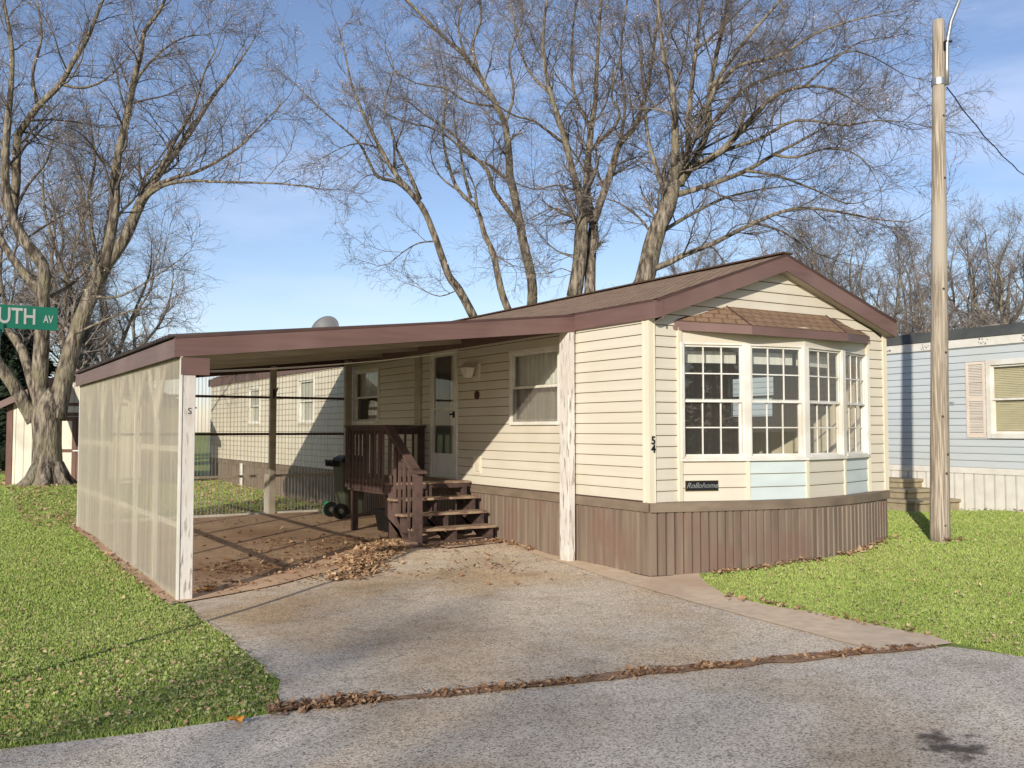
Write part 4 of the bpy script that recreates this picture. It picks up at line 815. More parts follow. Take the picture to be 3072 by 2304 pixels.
for k in range(int((u1-u0)/.203)):
    x = u0+k*.203; p = BO+BU*x
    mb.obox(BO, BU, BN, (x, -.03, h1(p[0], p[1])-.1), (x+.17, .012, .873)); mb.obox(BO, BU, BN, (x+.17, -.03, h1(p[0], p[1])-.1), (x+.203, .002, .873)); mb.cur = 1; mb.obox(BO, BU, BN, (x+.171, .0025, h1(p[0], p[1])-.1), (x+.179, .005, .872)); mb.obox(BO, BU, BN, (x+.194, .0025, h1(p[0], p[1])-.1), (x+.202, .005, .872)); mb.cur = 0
mb.build('skirting', M['bluewhite'], bh, m2=M['stain'])  # second slot: thin grey strips drawn along the groove edges
wn = window(bh, BO, BU, BN, *BWn, fr=.09, proud=.04)
mb = MB()
for k in range(42): z = 1.6+k*.031; mb.obox(BO, BU, BN, (-2.3, -.1, z), (-.72, -.075, z+.024))
mb.build('blind', M['blind'], wn)
mb = MB(); mb.obox(BO, BU, BN, (-2.32, -.13, 1.58), (-.7, -.125, 2.9)); mb.build('blind_backing', M['blind'], wn)
for a_, b_ in ((-.6, -.22), (-2.82, -2.43)):
    mb = MB()
    for q in (((a_, .0, 1.53), (a_+.045, .03, 2.91)), ((b_-.045, .0, 1.53), (b_, .03, 2.91)), ((a_+.045, .0, 1.53), (b_-.045, .03, 1.62)), ((a_+.045, .0, 2.86), (b_-.045, .03, 2.91)), ((a_+.045, .0, 2.19), (b_-.045, .03, 2.27))): mb.obox(BO, BU, BN, *q)
    sh = mb.build('shutter', M['shutter'], bh)
    mb = MB()
    for k in range(42):
        z = 1.63+k*.0292
        if 2.165 < z < 2.27 or z > 2.83: continue
        mb.obox(BO, BU, BN, (a_+.046, .004, z), (b_-.046, .024, z+.017))
    mb.build('louvres', M['shutter'], sh)
st = thing('concrete_steps', (8.7, 3, .15), 'tiered tan concrete steps against the white skirt of the blue home', 'steps')
for k, (n1, ur, z1) in enumerate(((1.25, -.02, .40), (.95, .38, .57), (.62, .78, .735))):
    mb = MB(); mb.obox(BO, BU, BN, (ur, .0 if k == 0 else .0, (.05, .4005, .5705)[k]), (2.6-.3*k, n1-.03, z1-.06)); mb.obox(BO, BU, BN, (ur-.04, .0, z1-.06), (2.6-.3*k+.04, n1, z1)); mb.build('step', M['stepconc'], st, bevel=.012)
# ------------------------------------------------------------------ shed on the left
sh_o = at(14, 1049, 24); sh_o[2] = .0
SU = np.array([_R[0], _R[1], 0]); SN = -_H; SW = 3.55; zb0 = .18; zev, zrg = 2.36, 3.17
sd = thing('garden_shed', tuple(sh_o), 'off-white panelled shed with brown trim and double doors behind the left tree', 'shed')
mb = MB(); bw = .21
k = 0; x = 0
def roofz(x): return zev+(zrg-zev)*(1-abs(x-SW/2)/(SW/2))
while x < SW-.001:
    x2 = min(x+bw, SW); g_ = .008; z = np.array([0, 0, 1.])
    xa, xb = x+g_, x2-g_; O = sh_o
    pts_ = [(xa, zb0), (xb, zb0), (xb, roofz(xb))]+([(SW/2, zrg)] if xa < SW/2 < xb else [])+[(xa, roofz(xa))]
    vs = [O+SU*a+SN*.012+z*b for a, b in pts_]+[O+SU*a+SN*0+z*b for a, b in pts_]; n_ = len(pts_)
    mb.add(vs, [tuple(range(n_))]+[(i, (i+1) % n_, n_+(i+1) % n_, n_+i) for i in range(n_)])
    x = x2
mb.add([sh_o+SU*a-SN*.001+np.array([0, 0, b]) for a, b in ((0, zb0), (SW, zb0), (SW, zev), (SW/2, zrg), (0, zev))], [(0, 1, 2, 3, 4)])
mb.build('front_wall', M['shedwall'], sd)
mb = MB(); D_ = 3.0
for uu in (0, SW):
    a = sh_o+SU*uu; b = a-SN*D_; z = np.array([0, 0, 1.]); mb.quad(a+z*zb0, b+z*zb0, b+z*zev, a+z*zev)
mb.build('side_wall', M['shedwall'], sd)
def sb(a, b, nm='trim', m='brown_d'):
    return None
M['shedtrim'] = mat('shed_brown_trim', c255(112,84,72), c255(98,72,62), scale=(5,5,2), rough=.7)
def shb(lst, nm, m='shedtrim', par=sd):
    mb = MB()
    for (ua, za, ub, zb_), d0, d1 in lst: mb.obox(sh_o, SU, SN, (ua, d0, za), (ub, d1, zb_))
    return mb.build(nm, M[m], par)
shb([((-.02, zb0, .13, zev-.02), .013, .035)], 'corner_trim'); shb([((SW-.13, zb0, SW+.02, zev-.02), .013, .035)], 'corner_trim')
cxs = SW/2+.0
shb([((.9, 2.02, SW-.9, 2.11), .013, .032)], 'trim_band')
shb([((.5, 2.28, SW-.5, 2.36), .013, .032)], 'trim_band')
for s in (-1, 1):
    x1_ = cxs+s*.006; x2_ = cxs+s*.8; a_, b_ = min(x1_, x2_), max(x1_, x2_)
    d = shb([((a_, zb0, a_+.11, 2.0), .036, .05), ((b_-.11, zb0, b_, 2.0), .036, .05), ((a_+.11, 1.9, b_-.11, 2.0), .036, .05), ((a_+.11, zb0, b_-.11, zb0+.1), .036, .05), ((a_+.11, 1.1, b_-.11, 1.18), .036, .05)], 'door')
    shb([((a_+.1, zb0, b_-.1, 1.95), .014, .036)], 'door_panel', 'shedwall', d)
mb = MB(); p = sh_o+SU*(cxs+.02)+SN*.06+np.array([0, 0, 1.14]); mb.bar(p-SU*.1, p+SU*.1, .02, .03); mb.tube([p+SU*.06-np.array([0, 0, .01]), p+SU*.06-np.array([0, 0, .1])], .025, 8); mb.build('door_hasp', M['metal'], sd)
mb = MB(); z = np.array([0, 0, 1.])
for s in (-1, 1):
    xe = -.18 if s < 0 else SW+.18; ze = zev-.08
    f_ = [sh_o+SU*xe+SN*.25+z*ze, sh_o+SU*SW/2+SN*.25+z*(zrg+.02), sh_o+SU*SW/2-SN*(D_+.2)+z*(zrg+.02), sh_o+SU*xe-SN*(D_+.2)+z*ze]
    mb.add([*f_, *[q+z*.04 for q in f_]], [(0,1,2,3),(7,6,5,4),(0,4,5,1),(0,3,7,4)])
mb.build('roof', M['shedtrim'], sd)
for s in (-1, 1):
    xe = -.2 if s < 0 else SW+.2; ze = zev-.09; mb = MB(); f_ = [sh_o+SU*xe+SN*.27+z*ze, sh_o+SU*SW/2+SN*.27+z*(zrg+.01)]
    mb.add([f_[0]-z*.12, f_[1]-z*.12, f_[1]+z*.06, f_[0]+z*.06]+[q-SN*.03 for q in (f_[0]-z*.12, f_[1]-z*.12, f_[1]+z*.06, f_[0]+z*.06)], [(0,1,2,3),(7,6,5,4),(0,4,5,1),(3,2,6,7),(0,3,7,4)]); mb.build('gable_fascia', M['brown'], sd)
# ------------------------------------------------------------------ trees
class Tree:
    def __init__(s, seed, dens=1., twig=1.): s.r = np.random.default_rng(seed); s.seg = []; s.tips = []; s.limb = MB(); s.dens = dens; s.tw = twig*.8
    def poly(s, pts, r0, r1, sides=8, wob=.05, taper=1.0):
        """a limb with rings; pts smoothed by Catmull-Rom"""
        P = [np.array(p, float) for p in pts]; out = []
        for i in range(len(P)-1):
            a, b, c, d = P[max(i-1, 0)], P[i], P[i+1], P[min(i+2, len(P)-1)]
            for t in np.linspace(0, 1, 4)[:-1]:
                out.append(.5*((2*b)+(-a+c)*t+(2*a-5*b+4*c-d)*t*t+(-a+3*b-3*c+d)*t**3))
        out.append(P[-1]); n = len(out); rad = [r0+(r1-r0)*(i/(n-1))**taper for i in range(n)]
        s.limb.tube(out, rad, sides, wob=wob); return out, rad
    def shoots(s, out, rad, every, length, r_scale=.45, lv=1, t0=.12, maxr=.06):
        """side branches along a limb"""
        tot = 0; nxt = every*.5; n = len(out); L_ = sum(np.linalg.norm(b-a) for a, b in zip(out[:-1], out[1:])); acc = 0
        for i in range(n-1):
            d = out[i+1]-out[i]; l = np.linalg.norm(d); d = d/(l+1e-9)
            while acc+l > nxt:
                t = (nxt-acc)/l; f = nxt/L_; nxt += every*.85*s.r.uniform(.5, 1.5)
                if f < t0: continue
                p = out[i]+(out[i+1]-out[i])*t; ln = length*s.r.uniform(.55, 1.4)*(1-.35*f); s.branch(p, s.side(d, s.r.uniform(.5, 1.0)), ln, min(maxr, rad[i]*r_scale), lv)
            acc += l
        s.branch(out[-1], (out[-1]-out[-2])/np.linalg.norm(out[-1]-out[-2]), length*.8, rad[-1]*.9, lv)
    def side(s, d, ang):
        v = s.r.normal(size=3); v -= d*(v@d); v /= np.linalg.norm(v)+1e-9
        return d*math.cos(ang)+v*math.sin(ang)
    def branch(s, p, d, length, r, lv):
        n = (8, 6, 4)[lv-1]; st = length/n; r = max(r, (.016, .008, .0038)[lv-1]*.8); up_ = (.07, .035, .0)[lv-1]
        rr = r; dd = d; bend = s.r.normal(size=3)*.07
        for k in range(n):
            dd = dd+s.r.normal(size=3)*.15+bend+np.array([0, 0, up_]); dd /= np.linalg.norm(dd)
            q = p+dd*st; r2 = max(.0026, r*(1-(k+1)/n*.8)); s.seg.append((p, q, rr, r2)); rr = r2
            if lv < 3 and (k > 0 or lv > 1):
                kids = s.dens*(1.4, 1.25)[lv-1]
                for _ in range(int(kids)+(s.r.random() < kids % 1)):
                    t = s.r.random(); s.branch(p+(q-p)*t, s.side(dd, s.r.uniform(.4, 1.05)), length*s.r.uniform(.35, .8)*(1-.45*k/n), r2*.6, lv+1)
            elif lv == 3 and s.r.random() < .3*s.dens:
                e = s.side(dd, .6)*st*1.6; s.seg.append((q, q+e, .0028, .0022)); s.tips.append(q+e)
            p = q
        s.tips.append(p)
    def build(s, root, m_l='bark', m_t='twig', buds=.65, budsize=.0115):
        s.limb.build('trunk', M[m_l], root, smooth=True)
        A = np.array([x[0] for x in s.seg]); B = np.array([x[1] for x in s.seg]); ra = np.array([x[2] for x in s.seg])*s.tw; rb = np.array([x[3] for x in s.seg])*s.tw
        d = B-A; d /= np.linalg.norm(d, axis=1)[:, None]+1e-9; ref = np.where(np.abs(d[:, 2:3]) > .9, [[1., 0, 0]], [[0., 0, 1.]])
        x = np.cross(d, ref); x /= np.linalg.norm(x, axis=1)[:, None]; y = np.cross(d, x); n = len(A); V = np.zeros((n, 6, 3), np.float32)
        for k in range(3):
            a = 2*math.pi*k/3; o = x*math.cos(a)+y*math.sin(a); V[:, k] = A+o*ra[:, None]; V[:, 3+k] = B+o*rb[:, None]
        f = np.array([(0, 1, 4, 3), (1, 2, 5, 4), (2, 0, 3, 5)]); F = (np.arange(n)[:, None, None]*6+f[None]).reshape(-1, 4)
        np_mesh('crown', V.reshape(-1, 3), F, M[m_t], root, smooth=True)
        if buds:
            T = np.array(s.tips); T = T[s.r.random(len(T)) < buds]; n = len(T)
            T = T+s.r.normal(size=(n, 3))*.02; a = s.r.normal(size=(n, 3)); a /= np.linalg.norm(a, axis=1)[:, None]; b = np.cross(a, s.r.normal(size=(n, 3))); b /= np.linalg.norm(b, axis=1)[:, None]
            sz = budsize*s.r.uniform(.5, 1.5, (n, 1)); big = s.r.random((n, 1)) < .05; sz = np.where(big, sz*1.7, sz)
            V = np.stack([T-a*sz, T+b*sz*.6, T+a*sz, T-b*sz*.6], 1).reshape(-1, 3); F = np.arange(n*4).reshape(-1, 4)
            np_mesh('dry_leaves', V, F, M['bud'], root, tint=np.repeat(s.r.random(n), 4))
        return len(s.seg)
def limbs(T, specs, d0, every=.55, length=2.2, first=.12):
    """specs: (pts in print pixels, width0, width1 px, depth drift m)"""
    for pts, w0, w1, drift in specs:
        n = len(pts); P = [at(x, y, d0+drift*i/(n-1)) for i, (x, y) in enumerate(pts)]; k = d0/(FPX*.72005)/2
        out, rad = T.poly(P, w0*k, w1*k, sides=10 if w0 > 15 else 7); T.shoots(out, rad, every, length, t0=(first if pts is specs[0][0] else .12) if w0 < 30 else .45)
TREES = []
# big maple at the left
d = 22.5; T = Tree(1, dens=.9, twig=1.1); b = at(103, 1046, d); root = thing('maple_tree', (b[0], b[1], h1(b[0], b[1])), 'big bare maple with a thick forked trunk on the left lawn beside the shed', 'tree')
k = d/(FPX*.72005)/2; gz = h1(b[0], b[1])
P = [at(103, y, d)+_R*dx for y, dx in ((1058, 0), (1035, 0), (1000, 0), (950, -.01), (905, -.02), (880, .0), (856, .02), (836, .03))]; P[0][2] = gz-.15; rad = [.56, .42, .335, .315, .33, .33, .22, .08]
T.limb.tube(P, rad, 18, wob=.04)
for a in range(7):   # root flare
    an = a*.9; v = np.array([math.cos(an), math.sin(an), 0]); q = P[1]; T.limb.tube([q+v*.2+np.array([0, 0, .35]), q+v*.42+np.array([0, 0, -.02]), q+v*.75-np.array([0, 0, .25])], [.16, .13, .06], 8)
LT = [([(120,905),(140,810),(165,720),(195,642),(226,577),(269,516),(304,438),(347,369),(391,312),(421,269),(460,208),(503,152),(543,95)], 42, 3, 2.5),
 ([(304,440),(330,405),(378,384),(434,367),(512,321),(556,278),(616,217)], 12, 2, -1.5), ([(308,432),(350,402),(404,391),(477,393),(608,397),(694,408)], 10, 2, -2.5),
 ([(226,577),(247,460),(250,369),(260,312),(278,234),(291,165),(304,117),(312,69),(343,26),(360,-10)], 22, 5, -.8),
 ([(278,234),(300,165),(350,110),(400,80),(450,75)], 8, 2, 1.5), ([(340,378),(380,300),(420,230),(440,160),(470,100)], 9, 2, -2),
 ([(92,905),(86,820),(91,712),(92,640),(93,577),(56,525),(26,469),(13,412),(11,347),(17,260),(22,208),(26,108),(9,10)], 36, 7, -1.2),
 ([(26,475),(35,390),(37,304),(48,278),(82,230),(130,182),(160,130),(187,87),(208,35),(230,-20)], 20, 5, -1.6), ([(82,230),(70,160),(90,80),(80,0)], 9, 4, .6), ([(130,182),(180,190),(230,170),(280,120),(330,60)], 7, 2, 1),
 ([(75,910),(40,850),(0,790),(-50,720),(-110,640),(-170,520),(-200,380)], 34, 8, -1), ([(80,880),(50,760),(0,690),(-30,600),(-60,450),(-50,300)], 24, 7, 2),
 ([(96,640),(60,600),(20,548),(-8,490),(-30,400),(-40,280)], 22, 6, .8), ([(50,520),(110,480),(180,440),(250,400),(300,350)], 5, 2, 1.5), ([(110,640),(160,610),(200,560),(215,500)], 9, 3, 1.8), ([(165,720),(230,690),(290,670),(350,665)], 6, 2, -1.5), ([(200,640),(260,640),(330,600),(390,560)], 6, 2, -2.2),
 ([(200,635),(205,540),(190,440),(205,350),(195,260)], 11, 4, 2.5), ([(26,469),(60,400),(100,350),(120,280)], 8, 3, 2)]
limbs(T, LT, d, every=.5, length=2.0); nseg_ = [T.build(root)]
# trees behind the home
def tree(label, d, basepx, specs, seed, every=.5, length=2.2, dens=1., twig=1.15, name='maple_tree', group=None, first=.12):
    b = at(*basepx, d); r_ = thing(name, (b[0], b[1], h1(b[0], b[1])), label, 'tree', group); T = Tree(seed, dens, twig)
    specs = list(specs); P0 = at(*specs[0][0][0], d); k = d/(FPX*.72005)/2
    T.limb.tube([(b[0], b[1], h1(b[0], b[1])-.2), tuple((P0*.5+np.array([b[0], b[1], .5])*.5)), tuple(P0)], [specs[0][1]*k*1.35, specs[0][1]*k*1.1, specs[0][1]*k], 12, wob=.04)
    limbs(T, specs, d, every, length, first); nseg_.append(T.build(r_)); return r_
tree('slim bare tree leaning left, leftmost of the three slender trunks over the roof', 27, (1110, 960), [([(1026,690),(991,625),(969,595),(943,521),(917,456),(891,421),(852,373),(822,321),(791,260),(761,187),(748,130),(730,56)], 19, 2, -1.5),
 ([(908,430),(882,369),(865,339),(856,312),(872,270),(880,200)], 9, 2, 1), ([(891,421),(856,393),(817,382),(796,347),(778,312),(743,278),(691,234),(648,191)], 9, 2, -2), ([(822,321),(780,310),(740,318),(690,345)], 4, 1.5, -1), ([(943,521),(905,525),(870,545),(840,570)], 4, 1.5, -.5), ([(991,625),(950,640),(910,625)], 3, 1.5, -.5), ([(852,373),(850,300),(830,230),(850,150),(830,90)], 6, 2, 1.5)], 21, every=.6, length=1.7, dens=.92, first=.4)
tree('slim crooked bare tree, middle one of the three slender trunks over the roof', 28, (1130, 960), [([(1099,672),(1082,625),(1065,547),(1047,508),(1030,451),(991,412),(969,356),(956,282),(965,195),(950,120)], 17, 2, 1), ([(1017,428),(1004,382),(995,330),(980,250),(990,170)], 8, 2, -1), ([(1030,451),(1028,425)], 9, 6, 0), ([(991,412),(950,380),(930,330),(940,270)], 5, 1.5, 1), ([(1065,547),(1100,570),(1115,575)], 3, 1.5, 0)], 22, every=.6, length=1.5, dens=.9, first=.45)
tree('tall bare tree with pale curving trunk, rightmost of three slender trunks over the roof', 27.5, (1150, 960), [([(1149,662),(1149,608),(1130,521),(1112,425),(1102,382),(1099,330),(1091,269),(1073,230),(1039,169),(1004,121),(960,82),(908,30),(860,-20)], 23, 5, -1),
 ([(1125,490),(1095,451),(1065,408),(1052,369),(1008,321),(969,282),(917,247),(870,210)], 12, 2, -2), ([(1093,386),(1056,356),(1017,338),(947,282),(865,260),(800,225)], 8, 2, 1), ([(1039,169),(1020,100),(1040,40),(1030,-20)], 8, 4, 1), ([(1091,269),(1110,200),(1100,120),(1130,40),(1120,-20)], 7, 3, 1.5), ([(1004,121),(990,60),(1000,0)], 6, 3, 1), ([(1073,230),(1010,220),(960,190),(900,180),(850,150)], 6, 2, -1.5)], 23, every=.55, length=1.9, first=.42)
tree('big bare tree with a clump of upright stems above the mid roof', 25, (1258, 960), [([(1240,640),(1252,564),(1256,490),(1258,470)], 34, 26, 0), ([(1274,640),(1276,560),(1282,480)], 26, 20, .5), ([(1260,475),(1247,412),(1225,321),(1208,260),(1190,204),(1177,143),(1173,78),(1182,-10)], 17, 5, -.7), ([(1268,480),(1269,369),(1277,278),(1286,217),(1290,130),(1299,-10)], 19, 6, .3),
 ([(1282,480),(1316,382),(1338,312),(1368,278),(1394,208),(1410,120),(1425,0)], 18, 5, .5), ([(1217,308),(1182,282),(1151,260),(1117,252),(1078,230),(1021,187)], 7, 2, -1.5), ([(1270,330),(1300,300),(1325,278),(1338,243),(1321,208),(1330,150)], 10, 4, -1), ([(1190,204),(1140,150),(1120,80),(1100,0)], 7, 3, .5), ([(1277,278),(1240,200),(1235,100),(1245,0)], 8, 4, 1.2), ([(1338,312),(1350,230),(1340,120),(1355,0)], 8, 4, -1), ([(1247,412),(1200,400),(1160,410),(1125,400)], 4, 1.5, -1), ([(1258,480),(1200,450),(1150,470),(1130,480)], 4, 1.5, -1), ([(1290,400),(1340,370),(1400,330)], 6, 2, 1), ([(1250,560),(1200,540),(1160,500)], 4, 1.5, 0), ([(1256,600),(1215,580),(1190,590)], 3, 1.5, 0), ([(1369,278),(1400,240),(1450,200),(1480,120),(1490,20)], 6, 3, 1)], 24, every=.5, length=2.1)
tree('huge bare tree with a leaning trunk and long limbs reaching right above the roof', 24, (1360, 930), [([(1385,625),(1396,590),(1416,508),(1442,447),(1455,391)], 46, 34, 0), ([(1455,395),(1459,340),(1458,260),(1450,174),(1433,121),(1420,-10)], 22, 6, -1), ([(1470,400),(1486,330),(1488,250),(1503,108),(1520,-10)], 18, 6, .5),
 ([(1460,400),(1494,360),(1529,278),(1533,195),(1559,65),(1575,-10)], 20, 6, 1), ([(1490,365),(1559,326),(1620,260),(1672,208),(1737,187),(1802,195),(1880,240)], 17, 2, -1.5), ([(1465,420),(1533,399),(1611,369),(1672,334),(1737,300),(1793,269),(1850,230)], 14, 2, 1), ([(1400,585),(1440,570),(1477,551),(1542,525),(1628,482),(1715,451),(1802,456),(1889,473),(1960,480)], 15, 2, -1.5),
 ([(1505,300),(1540,200),(1594,143),(1681,121),(1759,74),(1846,43),(1950,20)], 12, 2, -1), ([(1529,278),(1600,200),(1680,160),(1760,140),(1850,110),(1950,160)], 10, 2, 2), ([(1672,334),(1720,340),(1790,320),(1860,340),(1900,400)], 7, 1.5, -1), ([(1442,447),(1420,370),(1400,300),(1390,200),(1380,90)], 12, 4, 1), ([(1559,326),(1640,300),(1720,260),(1820,270),(1900,260),(1970,265)], 9, 1.5, -2), ([(1533,195),(1600,100),(1660,30),(1700,-20)], 10, 4, -1),
 ([(1503,108),(1560,60),(1620,0)], 8, 3, 1), ([(1611,369),(1680,380),(1760,410),(1830,440),(1880,430)], 7, 1.5, 1), ([(1416,510),(1480,470),(1560,430),(1640,410),(1720,400)], 10, 2, 2), ([(1420,520),(1380,470),(1340,440),(1310,430)], 7, 2, 0), ([(1737,187),(1800,130),(1860,90),(1930,80)], 6, 2, 1), ([(1628,482),(1690,500),(1750,540),(1800,560)], 6, 2, 1)], 25, every=.45, length=2.2, dens=1.02)
# generic bare trees for the background
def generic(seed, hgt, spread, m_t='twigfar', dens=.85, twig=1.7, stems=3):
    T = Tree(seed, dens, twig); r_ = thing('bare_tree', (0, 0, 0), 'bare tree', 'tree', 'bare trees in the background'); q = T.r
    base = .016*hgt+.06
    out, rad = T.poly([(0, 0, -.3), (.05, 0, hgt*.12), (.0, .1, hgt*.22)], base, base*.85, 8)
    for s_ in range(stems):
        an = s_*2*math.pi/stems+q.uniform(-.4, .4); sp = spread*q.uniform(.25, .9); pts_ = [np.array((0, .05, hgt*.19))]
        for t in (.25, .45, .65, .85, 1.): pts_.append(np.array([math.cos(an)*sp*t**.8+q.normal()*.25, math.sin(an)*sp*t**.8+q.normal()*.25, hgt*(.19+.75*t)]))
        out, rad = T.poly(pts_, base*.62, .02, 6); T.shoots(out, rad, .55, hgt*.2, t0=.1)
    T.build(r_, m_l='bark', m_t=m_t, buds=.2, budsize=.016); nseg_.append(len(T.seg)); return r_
protos = [generic(41, 11, 3.2, stems=4), generic(42, 12, 2.6, stems=5), generic(43, 10, 3.8, stems=4)]
def clone(o, loc, rz, sc, label):
    c = o.copy(); COL.objects.link(c); c.location = loc; c.rotation_euler = (0, 0, rz); c.scale = (sc, sc, sc); c['label'] = label
    for ch in list(o.children):
        k = ch.copy(); COL.objects.link(k); k.parent = c
    return c
BGT = [(1700, 44, .95, 'bare background tree over the right slope of the gable'), (1780, 40, .82, 'bare background tree just right of the gable peak slope'), (1860, 42, .85, 'bare background tree above the right end of the brown gable'), (1925, 36, .68, 'small bare tree rising where the brown gable meets the blue home'),
 (2000, 48, .95, 'bare background tree half hidden by the light pole'), (2065, 43, .88, 'bare background tree just right of the light pole'), (2115, 52, 1.05, 'taller bare tree farther right of the light pole, behind its neighbours'), (2150, 42, .9, 'bare tree behind the blue roof, second from the right edge'), (2208, 40, .95, 'bare tree behind the blue roof at the right edge'),
 (1610, 46, .9, 'bare background tree low behind the ridge, left of the gable peak'), (1500, 48, .9, 'bare background tree between the leaning trunk and the gable peak'), (1345, 50, .85, 'low bare background tree between the stem clump and the leaning trunk'),
 (20, 38, 1.0, 'bare background tree at the left edge behind the maple'), (150, 36, 1.0, 'slender bare tree just right of the maple trunk, above the shed'), (205, 40, .95, 'bare background tree over the shed roof'), (262, 46, .9, 'faint bare tree over the back end of the carport'), (1820, 55, 1.0, 'distant bare tree in the thicket right of the gable'), (1960, 58, 1.1, 'distant bare tree behind the one hidden by the pole')]
for k, (x, d, sc, lab) in enumerate(BGT):
    b = at(x, 930, d); loc = (b[0], b[1], h1(b[0], b[1])-.05)
    if k < 3: p_ = protos[k]; p_.location = loc; p_.scale = (sc,)*3; p_.rotation_euler = (0, 0, k*1.3); p_['label'] = lab
    else: clone(protos[k % 3], loc, random.uniform(0, 6.28), sc, lab)
# dark evergreens
def evergreen(loc, hgt, rad, seed, label, n=9000):
    q = np.random.default_rng(seed); r_ = thing('evergreen_tree', loc, label, 'tree'); MB().tube([(loc[0], loc[1], loc[2]-.2), (loc[0], loc[1], loc[2]+hgt*.97)], [.18, .02], 8).build('trunk', M['bark'], r_)
    t = q.random(n)**.8; z = .06*hgt+t*hgt*.94; R_ = rad*(1-t)*(.8+.25*np.sin(z*9+q.random(n)))*q.random(n)**.4+.05; a = q.random(n)*6.283; R_ *= 1+.22*np.sin(a*5+z*2)
    c = np.stack([R_*np.cos(a), R_*np.sin(a), z-R_*.25], 1)+np.array(loc); dr_ = np.stack([np.cos(a), np.sin(a), -.2+q.normal(size=n)*.25], 1); dr_ += q.normal(size=(n, 3))*.3; dr_ /= np.linalg.norm(dr_, axis=1)[:, None]
    w_ = np.cross(dr_, q.normal(size=(n, 3))); w_ /= np.linalg.norm(w_, axis=1)[:, None]; l = q.uniform(.12, .3, (n, 1)); V = np.stack([c-w_*l*.25, c+dr_*l, c+w_*l*.25, c-dr_*l*.3], 1).reshape(-1, 3)
    np_mesh('foliage', V, np.arange(n*4).reshape(-1, 4), M['needle'], r_)
b = at(62, 1040, 31); evergreen((b[0], b[1], .3), 5.2, 1.5, 1, 'dark evergreen tree standing behind the maple and the shed')
b = at(8, 1040, 33); evergreen((b[0], b[1], .3), 4.8, 1.5, 2, 'dark evergreen at the left edge behind the maple', n=7000)
# across the road behind the photographer: what the panes reflect
evergreen((-1.5, -27, 0), 9, 2.6, 3, 'tall dark evergreen across the road, mirrored in the bay window'); evergreen((3.8, -30, 0), 8, 2.6, 4, 'second dark evergreen across the road, mirrored in the bay window', n=7000)
clone(protos[0], (1.2, -26, 0), .4, .95, 'bare tree across the road between the two evergreens, mirrored in the bay window'); clone(protos[0], (-33.0, -27.3, 0), .8, 1.22, 'tall bare tree far across the road whose faint branch shadows cross the driveway'); clone(protos[1], (6.5, -25, 0), 1.7, .9, 'bare tree across the road right of the evergreens, mirrored in the bay window')
print('tree segments', nseg_, sum(nseg_))
# ------------------------------------------------------------------ grass and fallen leaves
def lawn_ok(x, y):
    bad = inpoly(x, y, ROADW) | ((x > -5.0) & (x < -.05) & (y < -2.6) & (y > -4.2)) | inpoly(x, y, SEAMW) | inpoly(x, y, DRIVEW) | inpoly(x, y, STRIPW) | ((x > XW-.03) & (x < .02) & (y > 1.3) & (y < YB+.1)) | ((x > 0) & (x < W) & (y > 0)) | inpoly(x, y, bow) | ((x > 9.2-.0) & (y > -4)) | ((x > 7.95) & (x < 9.4) & (y > 2.25) & (y < 5))
    return ~bad
def sector(n, d0, d1, powr, q):
    """points in the camera's view sector, density falling with distance"""
    t = q.random(n); dd = (d0**(1-powr)+t*(d1**(1-powr)-d0**(1-powr)))**(1/(1-powr)) if powr != 1 else d0*(d1/d0)**t
    s_ = q.uniform(-.85, .85, n); return CX+dd*(_H[0]+_R[0]*s_), CY+dd*(_H[1]+_R[1]*s_), dd
def grass(n, name):
    q = np.random.default_rng(77); x, y, dd = sector(n, 3.8, 30, 1.15, q); ok = lawn_ok(x, y); x, y, dd = x[ok], y[ok], dd[ok]; n = len(x)
    z = H(x, y); h_ = q.uniform(.010, .031, n)*(1+.25*np.sin(x*1.3)*np.cos(y*1.1)); w_ = .0018+.00075*dd; a = q.random(n)*6.283; le = q.uniform(.2, .9, n)*h_; la = q.random(n)*6.283
    b0 = np.stack([x-w_*np.cos(a), y-w_*np.sin(a), z-.004], 1); b1 = np.stack([x+w_*np.cos(a), y+w_*np.sin(a), z-.004], 1); tp = np.stack([x+le*np.cos(la), y+le*np.sin(la), z+h_], 1)
    patch = .5+.5*np.sin(x*.9+1.3*np.sin(y*.8))*np.cos(y*.7+.8*np.sin(x*1.7)); tn = np.clip(q.normal(.38, .2, n)+.22*(patch-.5), 0, 1)
    tn = np.where(q.random(n) < .09, q.uniform(.85, 1, n), tn)
    o = np_mesh(name, np.stack([b0, b1, tp], 1).reshape(-1, 3), np.arange(n*3).reshape(-1, 3), M['blade'], tint=np.repeat(tn, 3)); tag(o, 'short green lawn grass around the driveway and homes', 'grass', kind='stuff'); return n
print('blades', grass(1700000, 'grass'))
